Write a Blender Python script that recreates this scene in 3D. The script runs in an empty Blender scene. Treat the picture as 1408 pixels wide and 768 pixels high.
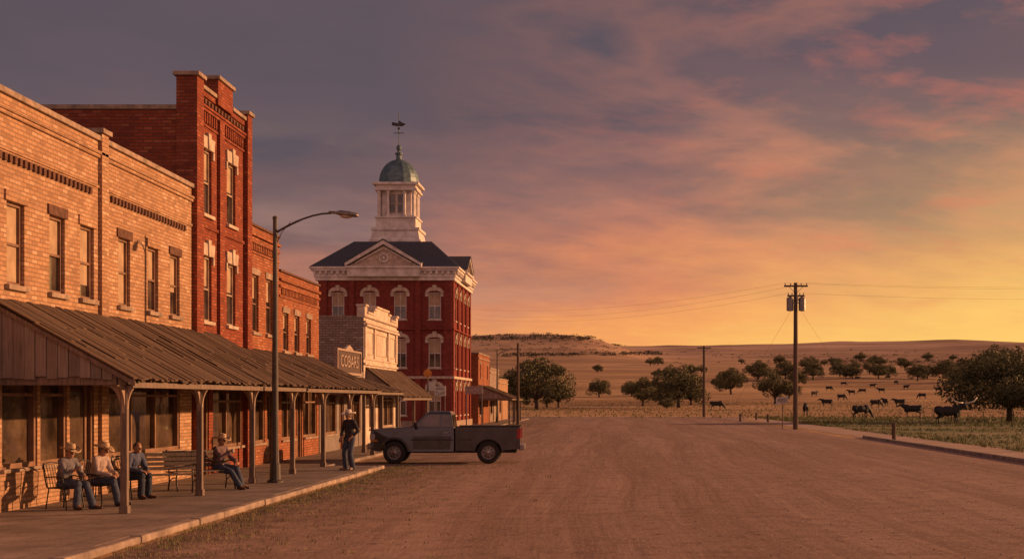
import bpy, bmesh, math, random
from mathutils import Vector, Matrix, noise
random.seed(7)
S=bpy.context.scene
col=S.collection
V=Vector
def lin(c):
    return tuple([(x/255/12.92 if x/255<=.04045 else ((x/255+.055)/1.055)**2.4) for x in c])+(1,)

# ------------------------------------------------------------------ materials
def nodes_of(m):
    m.use_nodes=True
    nt=m.node_tree; nt.nodes.clear()
    out=nt.nodes.new('ShaderNodeOutputMaterial'); b=nt.nodes.new('ShaderNodeBsdfPrincipled')
    nt.links.new(b.outputs[0],out.inputs[0])
    return nt,b
def nz(nt,scale,detail=4,vec=None,rough=.55,dist=0):
    n=nt.nodes.new('ShaderNodeTexNoise'); n.inputs['Scale'].default_value=scale; n.inputs['Detail'].default_value=detail
    n.inputs['Roughness'].default_value=rough; n.inputs['Distortion'].default_value=dist
    if vec is not None: nt.links.new(vec,n.inputs['Vector'])
    return n.outputs['Fac']
def ramp(nt,fac,stops):
    r=nt.nodes.new('ShaderNodeValToRGB'); nt.links.new(fac,r.inputs[0])
    e=r.color_ramp.elements
    while len(e)<len(stops): e.new(.5)
    for i,(p,c) in enumerate(stops):
        e[i].position=p; e[i].color=c if len(c)==4 else tuple(c)+(1,)
    return r.outputs[0]
def mixc(nt,fac,a,b,mode='MIX'):
    m=nt.nodes.new('ShaderNodeMix'); m.data_type='RGBA'; m.blend_type=mode
    if isinstance(fac,(int,float)): m.inputs[0].default_value=fac
    else: nt.links.new(fac,m.inputs[0])
    for i,x in ((6,a),(7,b)):
        if isinstance(x,(tuple,list)): m.inputs[i].default_value=tuple(x)[:3]+(1,)
        else: nt.links.new(x,m.inputs[i])
    return m.outputs[2]
def math_(nt,op,a,b=None,clamp=False):
    m=nt.nodes.new('ShaderNodeMath'); m.operation=op; m.use_clamp=clamp
    for i,x in enumerate((a,b)):
        if x is None: continue
        if isinstance(x,(int,float)): m.inputs[i].default_value=x
        else: nt.links.new(x,m.inputs[i])
    return m.outputs[0]
def bump(nt,b,h,strength=.3,dist=.02):
    n=nt.nodes.new('ShaderNodeBump'); n.inputs['Strength'].default_value=strength; n.inputs['Distance'].default_value=dist
    nt.links.new(h,n.inputs['Height']); nt.links.new(n.outputs[0],b.inputs['Normal'])
def coord(nt,kind='Object',scale=None):
    t=nt.nodes.new('ShaderNodeTexCoord'); o=t.outputs[kind]
    if scale:
        m=nt.nodes.new('ShaderNodeMapping'); m.inputs['Scale'].default_value=scale
        nt.links.new(o,m.inputs[0]); o=m.outputs[0]
    return o
def sepxyz(nt,o):
    s=nt.nodes.new('ShaderNodeSeparateXYZ'); nt.links.new(o,s.inputs[0]); return s.outputs
def plain(name,c,rough=.8,c2=None,scale=3,bs=.2,bscale=30,metal=0,stretch=None,bdist=.01,spec=.5):
    m=bpy.data.materials.new(name); nt,b=nodes_of(m)
    v=coord(nt,'Object',stretch)
    c2=c2 or tuple(x*.6 for x in c)
    n1=nz(nt,scale,5,v)
    f=ramp(nt,n1,[(.35,(0,0,0)),(.68,(1,1,1))])
    b.inputs['Roughness'].default_value=rough; b.inputs['Metallic'].default_value=metal
    b.inputs['Specular IOR Level'].default_value=spec
    nt.links.new(mixc(nt,f,c2,c),b.inputs['Base Color'])
    if bs>0: bump(nt,b,nz(nt,bscale,4,v),bs,bdist)
    return m
def planks(name,cols,rough=.9,axis=1,pw=.2,long_=(.5,9,9)):
    m=bpy.data.materials.new(name); nt,b=nodes_of(m)
    o=coord(nt,'Object'); sp=sepxyz(nt,o)
    k=math_(nt,'FLOOR',math_(nt,'DIVIDE',sp[axis],pw))
    wn=nt.nodes.new('ShaderNodeTexWhiteNoise'); wn.noise_dimensions='1D'; nt.links.new(k,wn.inputs['W'])
    c=ramp(nt,wn.outputs['Value'],[(i/(len(cols)-1),q) for i,q in enumerate(cols)])
    g=ramp(nt,nz(nt,3,6,coord(nt,'Object',long_),.7),[(.35,(0,0,0)),(.7,(1,1,1))])
    c=mixc(nt,math_(nt,'MULTIPLY',g,.65),c,tuple(x*.35 for x in cols[0]))
    p=ramp(nt,nz(nt,.9,6,o,.7),[(.45,(0,0,0)),(.7,(1,1,1))])
    c=mixc(nt,math_(nt,'MULTIPLY',p,.5),c,cols[-1])
    nt.links.new(c,b.inputs['Base Color']); b.inputs['Roughness'].default_value=rough; b.inputs['Specular IOR Level'].default_value=.25
    bump(nt,b,nz(nt,6,6,coord(nt,'Object',long_),.7),.8,.02)
    return m
def brick(name,c1,c2,mortar,dirt,light,bw=.25,rh=.088,ms=.011):
    m=bpy.data.materials.new(name); nt,b=nodes_of(m)
    v=coord(nt,'UV')
    o=coord(nt,'Object')
    wv=nt.nodes.new('ShaderNodeVectorMath'); wv.operation='ADD'
    nn_=nt.nodes.new('ShaderNodeTexNoise'); nn_.inputs['Scale'].default_value=1.7; nn_.inputs['Detail'].default_value=3; nt.links.new(o,nn_.inputs['Vector'])
    sc=nt.nodes.new('ShaderNodeVectorMath'); sc.operation='SCALE'; sc.inputs['Scale'].default_value=.035; nt.links.new(nn_.outputs['Color'],sc.inputs[0])
    nt.links.new(v,wv.inputs[0]); nt.links.new(sc.outputs[0],wv.inputs[1])
    def bt(c1,c2,mo,bias=0):
        t=nt.nodes.new('ShaderNodeTexBrick'); nt.links.new(wv.outputs[0],t.inputs['Vector'])
        for k,x in (('Color1',c1),('Color2',c2),('Mortar',mo)): t.inputs[k].default_value=tuple(x)[:3]+(1,)
        t.inputs['Scale'].default_value=1; t.inputs['Mortar Size'].default_value=ms; t.inputs['Mortar Smooth'].default_value=.25; t.inputs['Bias'].default_value=bias
        t.inputs['Brick Width'].default_value=bw; t.inputs['Row Height'].default_value=rh
        return t
    t=bt(c1,c2,mortar)
    rnd=bt((0,0,0),(1,1,1),(.5,.5,.5)).outputs['Color']
    lightm=ramp(nt,rnd,[(.78,(0,0,0)),(.9,(1,1,1))]); darkm=ramp(nt,rnd,[(.1,(1,1,1)),(.22,(0,0,0))])
    c=mixc(nt,math_(nt,'MULTIPLY',lightm,.7),t.outputs['Color'],light)
    c=mixc(nt,math_(nt,'MULTIPLY',darkm,.6),c,dirt)
    c=mixc(nt,t.outputs['Fac'],c,mortar)
    big=ramp(nt,nz(nt,.5,7,o,.68),[(.42,(0,0,0)),(.68,(1,1,1))])
    streak=ramp(nt,nz(nt,1,6,coord(nt,'Object',(2.2,2.2,.18)),.65),[(.48,(0,0,0)),(.72,(1,1,1))])
    c=mixc(nt,math_(nt,'MULTIPLY',big,.42),c,dirt)
    c=mixc(nt,math_(nt,'MULTIPLY',streak,.38),c,tuple(x*.45 for x in c1))
    wash=ramp(nt,nz(nt,1.1,7,o,.7),[(.55,(0,0,0)),(.75,(1,1,1))])
    c=mixc(nt,math_(nt,'MULTIPLY',wash,.3),c,light)
    nt.links.new(c,b.inputs['Base Color']); b.inputs['Roughness'].default_value=.92; b.inputs['Specular IOR Level'].default_value=.2
    h=math_(nt,'SUBTRACT',math_(nt,'ADD',math_(nt,'MULTIPLY',nz(nt,35,3,o,.7),.5),math_(nt,'MULTIPLY',rnd,.35)),t.outputs['Fac'])
    bump(nt,b,h,.9,.016)
    return m
def glass(name,c=(.03,.025,.02),rough=.07):
    m=bpy.data.materials.new(name); nt,b=nodes_of(m)
    o=coord(nt,'Object')
    nt.links.new(ramp(nt,nz(nt,1.3,4,o),[(.35,tuple(x*.35 for x in c)),(.7,tuple(x*2.2 for x in c))]),b.inputs['Base Color'])
    b.inputs['Roughness'].default_value=rough; b.inputs['Specular IOR Level'].default_value=.9
    bump(nt,b,nz(nt,1.6,3,o),.12,.03)
    return m
M={}
M['tan']=brick('tan_brick',(.56,.335,.2),(.4,.22,.12),(.3,.19,.12),(.22,.115,.068),(.7,.48,.32))
M['red']=brick('red_brick',(.34,.08,.036),(.24,.05,.026),(.15,.07,.05),(.12,.03,.02),(.45,.145,.075))
M['orange']=brick('orange_brick',(.43,.15,.065),(.31,.09,.044),(.2,.11,.07),(.15,.05,.03),(.54,.24,.125))
M['court']=brick('courthouse_brick',(.3,.055,.038),(.23,.04,.03),(.18,.06,.048),(.14,.028,.022),(.36,.09,.062))
M['white_brick']=brick('painted_brick',(.44,.34,.27),(.32,.24,.19),(.17,.12,.1),(.2,.13,.1),(.58,.47,.39),.3,.11,.016)
M['creamw']=plain('cream_painted_front',(.68,.56,.44),.75,(.42,.32,.25),2.2,.5,14)
M['dkbrick']=plain('dark_brick',(.16,.07,.04),.9,(.08,.035,.022),8)
M['cap']=plain('cap_stone',(.42,.3,.22),.85,(.2,.14,.1),4,.4)
M['cream']=plain('cream_stone',(.6,.48,.37),.75,(.36,.27,.2),5,.3)
M['white']=plain('white_paint',(.76,.69,.63),.6,(.5,.43,.39),2.2,.12)
M['slate']=plain('slate_roof',(.075,.075,.09),.7,(.035,.035,.045),6,.5,60,stretch=(1,1,2.5))
M['copper']=plain('green_copper',(.13,.2,.22),.5,(.06,.1,.115),3,.3,20,.3)
M['wood']=planks('weathered_wood',[(.1,.062,.042),(.16,.1,.066),(.075,.048,.034),(.19,.125,.088),(.12,.08,.058)],axis=1,pw=.2,long_=(.5,9,9))
M['woodv']=planks('weathered_boards',[(.26,.205,.18),(.34,.275,.24),(.2,.16,.14),(.38,.31,.27)],axis=0,pw=.2,long_=(9,9,.5))
M['postw']=plain('post_wood',(.24,.17,.13),.8,(.12,.085,.065),5,.5,20,stretch=(6,6,.6))
M['frame']=plain('window_frame_wood',(.28,.14,.075),.55,(.15,.075,.044))
M['framel']=plain('window_frame_light',(.45,.33,.24),.6,(.26,.17,.12))
M['glass']=glass('window_glass',(.07,.05,.038))
M['glassd']=glass('shop_glass',(.07,.045,.03),.05)
M['curtain']=plain('roller_blind',(.48,.34,.21),.9,(.33,.22,.14))
M['roofdk']=plain('flat_roof',(.08,.07,.06),.9)
M['metal']=plain('dark_metal',(.06,.05,.045),.45,(.035,.03,.03),8,.1,40,.7)
M['lampm']=plain('dark_painted_steel',(.085,.065,.055),.55,(.05,.04,.035),5,.15,40,.2)
M['steel']=plain('galvanised_steel',(.3,.27,.25),.45,(.16,.14,.13),6,.1,40,.6)
M['pole']=plain('pole_timber',(.12,.075,.05),.85,(.06,.038,.028),6,.4,20,stretch=(6,6,.4))
M['wire']=plain('cable',(.04,.03,.03),.7,bs=0)
M['kerb']=plain('kerb_stone',(.4,.3,.23),.85,(.18,.13,.105),2,.5,12)
M['pathm']=plain('path_dust',(.46,.31,.23),.95,(.3,.19,.14),.5,.5,6,bdist=.04)
M['bark']=plain('bark',(.09,.06,.042),.9,(.045,.03,.022),5,.6,14)
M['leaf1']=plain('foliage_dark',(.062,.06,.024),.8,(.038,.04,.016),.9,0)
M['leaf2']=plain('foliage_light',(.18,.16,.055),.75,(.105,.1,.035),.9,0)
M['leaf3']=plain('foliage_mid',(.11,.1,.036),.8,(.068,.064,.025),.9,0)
M['farleaf']=plain('far_scrub',(.08,.062,.04),.9,(.05,.04,.028),.02,0)
M['grassb']=plain('grass_blades',(.3,.22,.09),.85,(.16,.14,.05),.3,0)
M['grassg']=plain('grass_green',(.15,.17,.05),.85,(.09,.11,.032),.3,0)
M['skin']=plain('skin',(.42,.22,.14),.55,(.34,.17,.1),12,.1)
M['eye']=plain('eye_dark',(.02,.015,.012),.3,bs=0)
M['denim']=plain('denim',(.07,.085,.13),.9,(.035,.045,.075),14,.7,25,bdist=.02)
M['denimd']=plain('dark_denim',(.04,.05,.08),.9,(.022,.028,.045),14,.7,25,bdist=.02)
M['shirtg']=plain('grey_shirt',(.2,.18,.2),.9,(.1,.09,.1),12,.8,16,bdist=.03)
M['shirtw']=plain('pale_shirt',(.5,.38,.34),.9,(.33,.25,.22),10,.8,16,bdist=.03)
M['shirtb']=plain('blue_shirt',(.11,.12,.2),.9,(.055,.065,.11),12,.8,16,bdist=.03)
M['shirtp']=plain('plaid_shirt',(.22,.11,.1),.9,(.1,.08,.1),18,.8,16,bdist=.03)
M['shirtd']=plain('dark_shirt',(.04,.035,.045),.9,(.02,.018,.024),12,.8,16,bdist=.03)
M['straw']=plain('straw_hat',(.6,.44,.29),.85,(.38,.26,.16),20,.4,80)
M['felt']=plain('pale_felt_hat',(.7,.62,.54),.85,(.5,.42,.36),10,.3,60)
M['leather']=plain('brown_leather',(.09,.045,.025),.5,(.05,.025,.015))
M['hair']=plain('grey_hair',(.14,.11,.09),.8,(.07,.05,.04),30,.4,60)
M['cow']=plain('black_hide',(.014,.011,.01),.7,(.008,.006,.006),4,.3)
M['horn']=plain('horn',(.7,.62,.48),.4,(.45,.37,.26))
M['cup']=plain('cup_white',(.6,.55,.5),.5)
M['rubber']=plain('tyre_rubber',(.025,.022,.02),.85)
M['black']=plain('black_plastic',(.02,.018,.017),.6)
M['chrome']=plain('chrome',(.4,.36,.34),.25,(.26,.23,.22),8,.05,40,.9)
M['redlens']=plain('red_lens',(.4,.02,.015),.25,bs=0)
M['amber']=plain('amber_lens',(.7,.25,.03),.25,bs=0)
M['lens']=plain('clear_lens',(.5,.45,.4),.15,bs=0)
M['signw']=plain('sign_white',(.6,.54,.47),.6,(.38,.33,.28),6)
M['signf']=plain('sign_faded',(.5,.38,.3),.8,(.24,.15,.12),9)
M['signr']=plain('sign_red',(.4,.06,.035),.6,bs=0)
M['signd']=plain('sign_dark',(.09,.04,.03),.7,(.045,.022,.018),6)
M['soil']=plain('pebble',(.34,.25,.2),.9,(.18,.13,.1),3,0)
def concretemat():
    m=bpy.data.materials.new('worn_concrete'); nt,b=nodes_of(m); o=coord(nt)
    c=mixc(nt,ramp(nt,nz(nt,.7,7,o,.7),[(.38,(0,0,0)),(.66,(1,1,1))]),(.15,.11,.09),(.32,.235,.19))
    c=mixc(nt,ramp(nt,nz(nt,7,6,o,.7),[(.5,(0,0,0)),(.75,(.7,.7,.7))]),c,(.12,.085,.07))
    t=nt.nodes.new('ShaderNodeTexBrick'); nt.links.new(coord(nt,'UV'),t.inputs['Vector']); t.offset=0
    t.inputs['Scale'].default_value=1;t.inputs['Brick Width'].default_value=1.55;t.inputs['Row Height'].default_value=1.5;t.inputs['Mortar Size'].default_value=.012
    c=mixc(nt,math_(nt,'MULTIPLY',t.outputs['Fac'],.6),c,(.05,.035,.03))
    nt.links.new(c,b.inputs['Base Color']); b.inputs['Roughness'].default_value=.85
    bump(nt,b,math_(nt,'SUBTRACT',nz(nt,18,6,o,.7),t.outputs['Fac']),.5,.02); return m
M['concrete']=concretemat()
def carpaint():
    m=bpy.data.materials.new('truck_paint'); nt,b=nodes_of(m); o=coord(nt)
    nt.links.new(ramp(nt,nz(nt,3,6,o),[(.3,(.042,.04,.042)),(.7,(.07,.064,.066))]),b.inputs['Base Color'])
    b.inputs['Metallic'].default_value=.45
    nt.links.new(ramp(nt,nz(nt,6,5,o),[(.3,(.16,.16,.16)),(.8,(.36,.36,.36))]),b.inputs['Roughness'])
    b.inputs['Coat Weight'].default_value=.7; b.inputs['Coat Roughness'].default_value=.08
    return m
M['paint']=carpaint()
def roadmat():
    m=bpy.data.materials.new('dusty_road'); nt,b=nodes_of(m); o=coord(nt)
    wv=nt.nodes.new('ShaderNodeVectorMath'); wv.operation='ADD'; wn=nt.nodes.new('ShaderNodeTexNoise'); wn.inputs['Scale'].default_value=.03; wn.inputs['Detail'].default_value=1; nt.links.new(o,wn.inputs['Vector'])
    sc=nt.nodes.new('ShaderNodeVectorMath'); sc.operation='MULTIPLY'; sc.inputs[1].default_value=(4,0,0); nt.links.new(wn.outputs['Color'],sc.inputs[0]); nt.links.new(o,wv.inputs[0]); nt.links.new(sc.outputs[0],wv.inputs[1])
    def st(v):
        mp=nt.nodes.new('ShaderNodeMapping'); mp.inputs['Scale'].default_value=v; nt.links.new(wv.outputs[0],mp.inputs[0]); return mp.outputs[0]
    s=ramp(nt,nz(nt,1,7,st((.55,.022,1)),.6,.1),[(.4,(0,0,0)),(.62,(1,1,1))])
    s2=ramp(nt,nz(nt,1,7,st((3.0,.05,1)),.7,.1),[(.48,(0,0,0)),(.62,(1,1,1))])
    p=ramp(nt,nz(nt,.15,7,o,.68),[(.38,(0,0,0)),(.66,(1,1,1))])
    f=nz(nt,1.6,8,o,.78)
    g=nz(nt,13,5,o,.78)
    c=mixc(nt,s,(.24,.136,.104),(.38,.238,.183))
    c=mixc(nt,math_(nt,'MULTIPLY',s2,.3),c,(.48,.32,.25))
    c=mixc(nt,math_(nt,'MULTIPLY',p,.5),c,(.22,.13,.1))
    c=mixc(nt,ramp(nt,f,[(.48,(0,0,0)),(.66,(.8,.8,.8))]),c,(.14,.082,.062))
    c=mixc(nt,ramp(nt,g,[(.52,(0,0,0)),(.72,(.8,.8,.8))]),c,(.6,.43,.34))
    c=mixc(nt,ramp(nt,nz(nt,21,4,o,.75),[(.55,(0,0,0)),(.72,(.85,.85,.85))]),c,(.08,.048,.038))
    x=sepxyz(nt,o)[0]
    e=math_(nt,'MULTIPLY',math_(nt,'SUBTRACT',-3.4,x),.3,True)
    e=math_(nt,'MULTIPLY',e,ramp(nt,nz(nt,.9,8,o,.75),[(.42,(0,0,0)),(.58,(1,1,1))]))
    c=mixc(nt,math_(nt,'MULTIPLY',e,.75),c,(.1,.07,.045))
    nt.links.new(c,b.inputs['Base Color']); b.inputs['Roughness'].default_value=.92; b.inputs['Specular IOR Level'].default_value=.3
    h=math_(nt,'ADD',math_(nt,'MULTIPLY',g,.7),math_(nt,'ADD',f,math_(nt,'MULTIPLY',s,.6)))
    bump(nt,b,h,.8,.07)
    return m
M['road']=roadmat()
def fieldmat():
    m=bpy.data.materials.new('dry_grassland'); nt,b=nodes_of(m); o=coord(nt)
    a=ramp(nt,nz(nt,.011,8,coord(nt,'Object',(.6,1.6,1)),.62,.5),[(.38,(0,0,0)),(.62,(1,1,1))])
    p=ramp(nt,nz(nt,.05,7,o,.65),[(.45,(0,0,0)),(.65,(1,1,1))])
    f=nz(nt,.6,7,o,.72)
    c=mixc(nt,a,(.33,.19,.1),(.6,.38,.2))
    c=mixc(nt,math_(nt,'MULTIPLY',p,.5),c,(.22,.155,.07))
    c=mixc(nt,ramp(nt,f,[(.5,(0,0,0)),(.75,(.7,.7,.7))]),c,(.15,.1,.05))
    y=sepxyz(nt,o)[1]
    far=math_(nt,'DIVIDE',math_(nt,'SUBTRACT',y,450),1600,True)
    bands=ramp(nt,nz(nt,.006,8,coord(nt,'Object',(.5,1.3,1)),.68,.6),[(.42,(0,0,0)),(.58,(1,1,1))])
    hazec=mixc(nt,bands,(.26,.16,.12),(.56,.37,.28))
    c=mixc(nt,math_(nt,'MULTIPLY',far,.85),c,hazec)  # distance haze painted into the ground colour, pinker further off
    nt.links.new(c,b.inputs['Base Color']); b.inputs['Roughness'].default_value=.95
    b.inputs['Specular IOR Level'].default_value=.1
    bump(nt,b,math_(nt,'ADD',nz(nt,.35,7,o,.7),math_(nt,'MULTIPLY',nz(nt,4,4,o),.2)),.5,.5)
    return m
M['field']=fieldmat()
def vergemat():
    m=bpy.data.materials.new('verge_grass'); nt,b=nodes_of(m); o=coord(nt)
    c=mixc(nt,ramp(nt,nz(nt,.15,7,o,.7),[(.45,(0,0,0)),(.65,(1,1,1))]),(.15,.16,.05),(.32,.23,.11))
    c=mixc(nt,ramp(nt,nz(nt,2,6,o,.7),[(.45,(0,0,0)),(.7,(1,1,1))]),c,(.09,.09,.035))
    nt.links.new(c,b.inputs['Base Color']); b.inputs['Roughness'].default_value=.95
    bump(nt,b,nz(nt,5,6,o,.7),.6,.1)
    return m
M['verge']=vergemat()

# ------------------------------------------------------------------ mesh builder
WORLDROOT=set()
class MB:
    def __init__(s): s.v=[];s.f=[];s.m=[]
    def add(s,vs,fs,m=0):
        k=len(s.v); s.v.extend([tuple(v) for v in vs]); s.f.extend([tuple(i+k for i in f) for f in fs]); s.m.extend([m]*len(fs))
    def box(s,x0,x1,y0,y1,z0,z1,m=0):
        x0,x1=sorted((x0,x1));y0,y1=sorted((y0,y1));z0,z1=sorted((z0,z1))
        s.hexa([(x0,y0,z0),(x1,y0,z0),(x1,y1,z0),(x0,y1,z0),(x0,y0,z1),(x1,y0,z1),(x1,y1,z1),(x0,y1,z1)],m)
    def hexa(s,p,m=0):
        s.add(p,[(3,2,1,0),(4,5,6,7),(0,1,5,4),(1,2,6,5),(2,3,7,6),(3,0,4,7)],m)
    def quad(s,p,m=0): s.add(p,[tuple(range(len(p)))],m)
    def prism(s,poly,vec,m=0):
        n=len(poly); a=[V(p) for p in poly]; b=[p+V(vec) for p in a]
        s.add(a+b,[tuple(range(n))[::-1],tuple(range(n,2*n))]+[(i,(i+1)%n,n+(i+1)%n,n+i) for i in range(n)],m)
    def tube(s,pts,rs,seg=8,m=0,round_=False):
        pts=[V(p) for p in pts]
        if isinstance(rs,(int,float)): rs=[rs]*len(pts)
        n=len(pts)
        t0=(pts[1]-pts[0]).normalized(); u=t0.orthogonal().normalized()
        vs=[]
        for i,p in enumerate(pts):
            t=(pts[min(i+1,n-1)]-pts[max(i-1,0)]).normalized()
            u=(u-t*u.dot(t)).normalized(); w=t.cross(u)
            for k in range(seg):
                a=2*math.pi*k/seg; vs.append(p+(u*math.cos(a)+w*math.sin(a))*rs[i])
        fs=[(i*seg+k,i*seg+(k+1)%seg,(i+1)*seg+(k+1)%seg,(i+1)*seg+k) for i in range(n-1) for k in range(seg)]
        fs.append(tuple(range(seg))[::-1]); fs.append(tuple(range((n-1)*seg,n*seg)))
        s.add(vs,fs,m)
        if round_:
            for p,r in zip(pts,rs): s.ball(p,(r,r,r),None,8,6,m)
    def ball(s,c,r,R=None,seg=12,rings=8,m=0):
        c=V(c); vs=[]
        for i in range(1,rings):
            th=math.pi*i/rings
            for k in range(seg):
                a=2*math.pi*k/seg
                q=V((r[0]*math.sin(th)*math.cos(a),r[1]*math.sin(th)*math.sin(a),r[2]*math.cos(th)))
                vs.append(c+(R@q if R else q))
        top=V((0,0,r[2]));vs.append(c+(R@top if R else top)); vs.append(c-(R@top if R else top))
        T=len(vs)-2;B=T+1; fs=[]
        for i in range(rings-2):
            for k in range(seg):
                fs.append((i*seg+k,(i+1)*seg+k,(i+1)*seg+(k+1)%seg,i*seg+(k+1)%seg))
        for k in range(seg):
            fs.append((T,k,(k+1)%seg)); fs.append((B,(rings-2)*seg+(k+1)%seg,(rings-2)*seg+k))
        s.add(vs,fs,m)
    def lathe(s,c,prof,seg=20,m=0,axis='Z',rot=0):
        c=V(c); vs=[]
        for r,h in prof:
            for k in range(seg):
                a=2*math.pi*k/seg+rot; x,y=r*math.cos(a),r*math.sin(a)
                vs.append(c+(V((x,y,h)) if axis=='Z' else V((x,h,y))))
        n=len(prof)
        fs=[(i*seg+k,i*seg+(k+1)%seg,(i+1)*seg+(k+1)%seg,(i+1)*seg+k) for i in range(n-1) for k in range(seg)]
        fs.append(tuple(range(seg))[::-1]); fs.append(tuple(range((n-1)*seg,n*seg)))
        s.add(vs,fs,m)
    def obj(s,name,mats,parent=None,smooth=False,bevel=0,remesh=0,uv=True,label=None,recalc=True,smoothit=3):
        me=bpy.data.meshes.new(name); me.from_pydata(s.v,[],s.f)
        for k in mats: me.materials.append(M[k])
        me.polygons.foreach_set('material_index',s.m)
        if recalc:
            bm=bmesh.new(); bm.from_mesh(me); bmesh.ops.recalc_face_normals(bm,faces=bm.faces); bm.to_mesh(me); bm.free()
        if uv:
            L=me.uv_layers.new(name='UVMap').data
            vv=me.vertices
            for p in me.polygons:
                n=p.normal; ax=max(range(3),key=lambda i:abs(n[i]))
                for li in p.loop_indices:
                    q=vv[me.loops[li].vertex_index].co
                    L[li].uv=(q.y,q.z) if ax==0 else ((q.x,q.z) if ax==1 else (q.x,q.y))
        ob=bpy.data.objects.new(name,me); col.objects.link(ob)
        if remesh:
            md=ob.modifiers.new('r','REMESH'); md.mode='VOXEL'; md.voxel_size=remesh
            sm=ob.modifiers.new('s','SMOOTH'); sm.iterations=smoothit; sm.factor=.5
            dg=bpy.context.evaluated_depsgraph_get(); e=ob.evaluated_get(dg)
            nm=bpy.data.meshes.new_from_object(e); ob.modifiers.clear(); ob.data=nm; nm.name=name
            if not nm.materials:
                for k in mats: nm.materials.append(M[k])
            smooth=True
        if smooth: ob.data.polygons.foreach_set('use_smooth',[True]*len(ob.data.polygons))
        if bevel:
            b=ob.modifiers.new('b','BEVEL'); b.width=bevel; b.segments=2; b.limit_method='ANGLE'; b.angle_limit=.6
            for p in ob.data.polygons: p.use_smooth=False
        if parent:
            ob.parent=parent
            if parent.name in WORLDROOT: ob.matrix_parent_inverse=Matrix.Translation(-parent.location)
        if label: ob['label']=label
        return ob
def root(name,label,cat,loc=(0,0,0),rot=0,world=False,group=None,scale=1):
    e=bpy.data.objects.new(name,None); col.objects.link(e); e.location=loc; e.rotation_euler=(0,0,rot); e.empty_display_size=.3
    if scale!=1: e.scale=(scale,)*3
    e['label']=label; e['category']=cat
    if group: e['group']=group
    if world: WORLDROOT.add(e.name)
    return e
def top(ob,label,cat,kind=None,group=None):
    ob['label']=label; ob['category']=cat
    if kind: ob['kind']=kind
    if group: ob['group']=group
    return ob
def copy_tree(r,loc,rot,scale=1,label=None,zs=1):
    n=r.copy(); col.objects.link(n); n.location=loc; n.rotation_euler=(0,0,rot); n.scale=(scale,scale,scale*zs)
    if label: n['label']=label
    for c in r.children:
        k=c.copy(); col.objects.link(k); k.parent=n
        for g in c.children:
            q=g.copy(); col.objects.link(q); q.parent=k
    return n

# ------------------------------------------------------------------ terrain
PR=[(-100,0),(172,0),(250,.6),(350,2.3),(500,6.9),(800,17.4),(1200,33),(2000,72),(2600,106),(3200,85),(5200,0),(9000,-50)]
def base(y):
    for (a,za),(b,zb) in zip(PR,PR[1:]):
        if y<=b:
            t=(y-a)/(b-a); return za+(zb-za)*t
    return PR[-1][1]
def basesm(y):
    w=max(2,min(200,(y-165)*.12)) if y>172 else 2
    return sum(base(y+k*w) for k in (-1,-.5,0,.5,1))/5 if y>172 else 0
def zg(x,y):
    if y<172: return 0.0
    a=min(1,(y-172)/1400)
    z=basesm(y)+a*6*noise.fractal(V((x/420,y/520,1.7)),.9,2.1,4)+a*2.5*noise.noise(V((x/90,y/90,0)))
    z+=24*math.exp(-(((x+85)/ (150 if x<-85 else 100))**4))*math.exp(-((y-1560)/360)**2)
    z+=7*math.exp(-((x-620)/260)**2)*math.exp(-((y-2500)/500)**2)
    return max(z,0)
F_=1900.
def ray_ground(px,py):
    k=(py-548)/F_; kx=(px-840)/F_; d=20.
    while d<3200:
        if 2.2-k*d<=zg(kx*d,d): return V((kx*d,d,zg(kx*d,d)))
        d*=1.004
    return V((kx*2500,2500,zg(kx*2500,2500)))
ys=[-80+8*i for i in range(32)]
y=ys[-1]
while y<8800: y+=max(6,(y-150)*.035); ys.append(y)
xs=[0.0]; x=0
while x<5000: x+=max(8,x*.05); xs=[-x]+xs+[x]
mb=MB(); nx=len(xs)
vs=[(x,y,zg(x,y)) for y in ys for x in xs]
fs=[(j*nx+i,j*nx+i+1,(j+1)*nx+i+1,(j+1)*nx+i) for j in range(len(ys)-1) for i in range(nx-1)]
mb.add(vs,fs)
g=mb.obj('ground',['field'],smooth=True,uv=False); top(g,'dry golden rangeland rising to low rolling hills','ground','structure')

def ragged(name,x0f,x1f,y0,y1,z,mat,label,cat,step=1.5,nxs=14):
    mb=MB(); rows=[]; y=y0
    while y<=y1: rows.append(y); y+=step
    for y in rows:
        a,b=x0f(y),x1f(y)
        for i in range(nxs+1): mb.v.append((a+(b-a)*i/nxs,y,z))
    n=nxs+1
    for j in range(len(rows)-1):
        for i in range(nxs): mb.f.append((j*n+i,j*n+i+1,(j+1)*n+i+1,(j+1)*n+i)); mb.m.append(0)
    o=mb.obj(name,[mat],uv=False); return top(o,label,cat,'structure')
nn=lambda s,y,a,sc:a*noise.fractal(V((s,y*sc,3.1)),.8,2.,4)
ragged('road',lambda y:-7.0 if y<43 else -8.6 - max(0,(y-60))*.01 - (0 if y<150 else (y-150)*.6),
       lambda y:(14.2 if y<78 else 13.3+nn(2,y,.5,.3))+(0 if y<140 else (y-140)*.12),-30,170,.006,'road','broad dusty unpaved main street with tyre tracks','road')
ragged('verge',lambda y:17.2+nn(9,y,.5,.3),lambda y:60+nn(5,y,6,.05),-30,165,.004,'verge','roadside verge of short green and dry grass','grass')
ragged('path',lambda y:14.42 if y<78 else 14.2+nn(4,y,.3,.4),lambda y:17.2+nn(8,y,.35,.3),-30,150,.012,'pathm','pale dirt footpath running beside the road','path')
mb=MB(); mb.box(14.2,14.4,-30,78,0,.14); top(mb.obj('kerb',['kerb'],bevel=.02),'worn stone kerb between road and footpath','kerb','structure')
mb=MB()
mb.box(-11.6,-7.32,-30,43.0,0,.12)
mb.box(-11.6,-8.9,43.0,100,0,.118)
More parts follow.
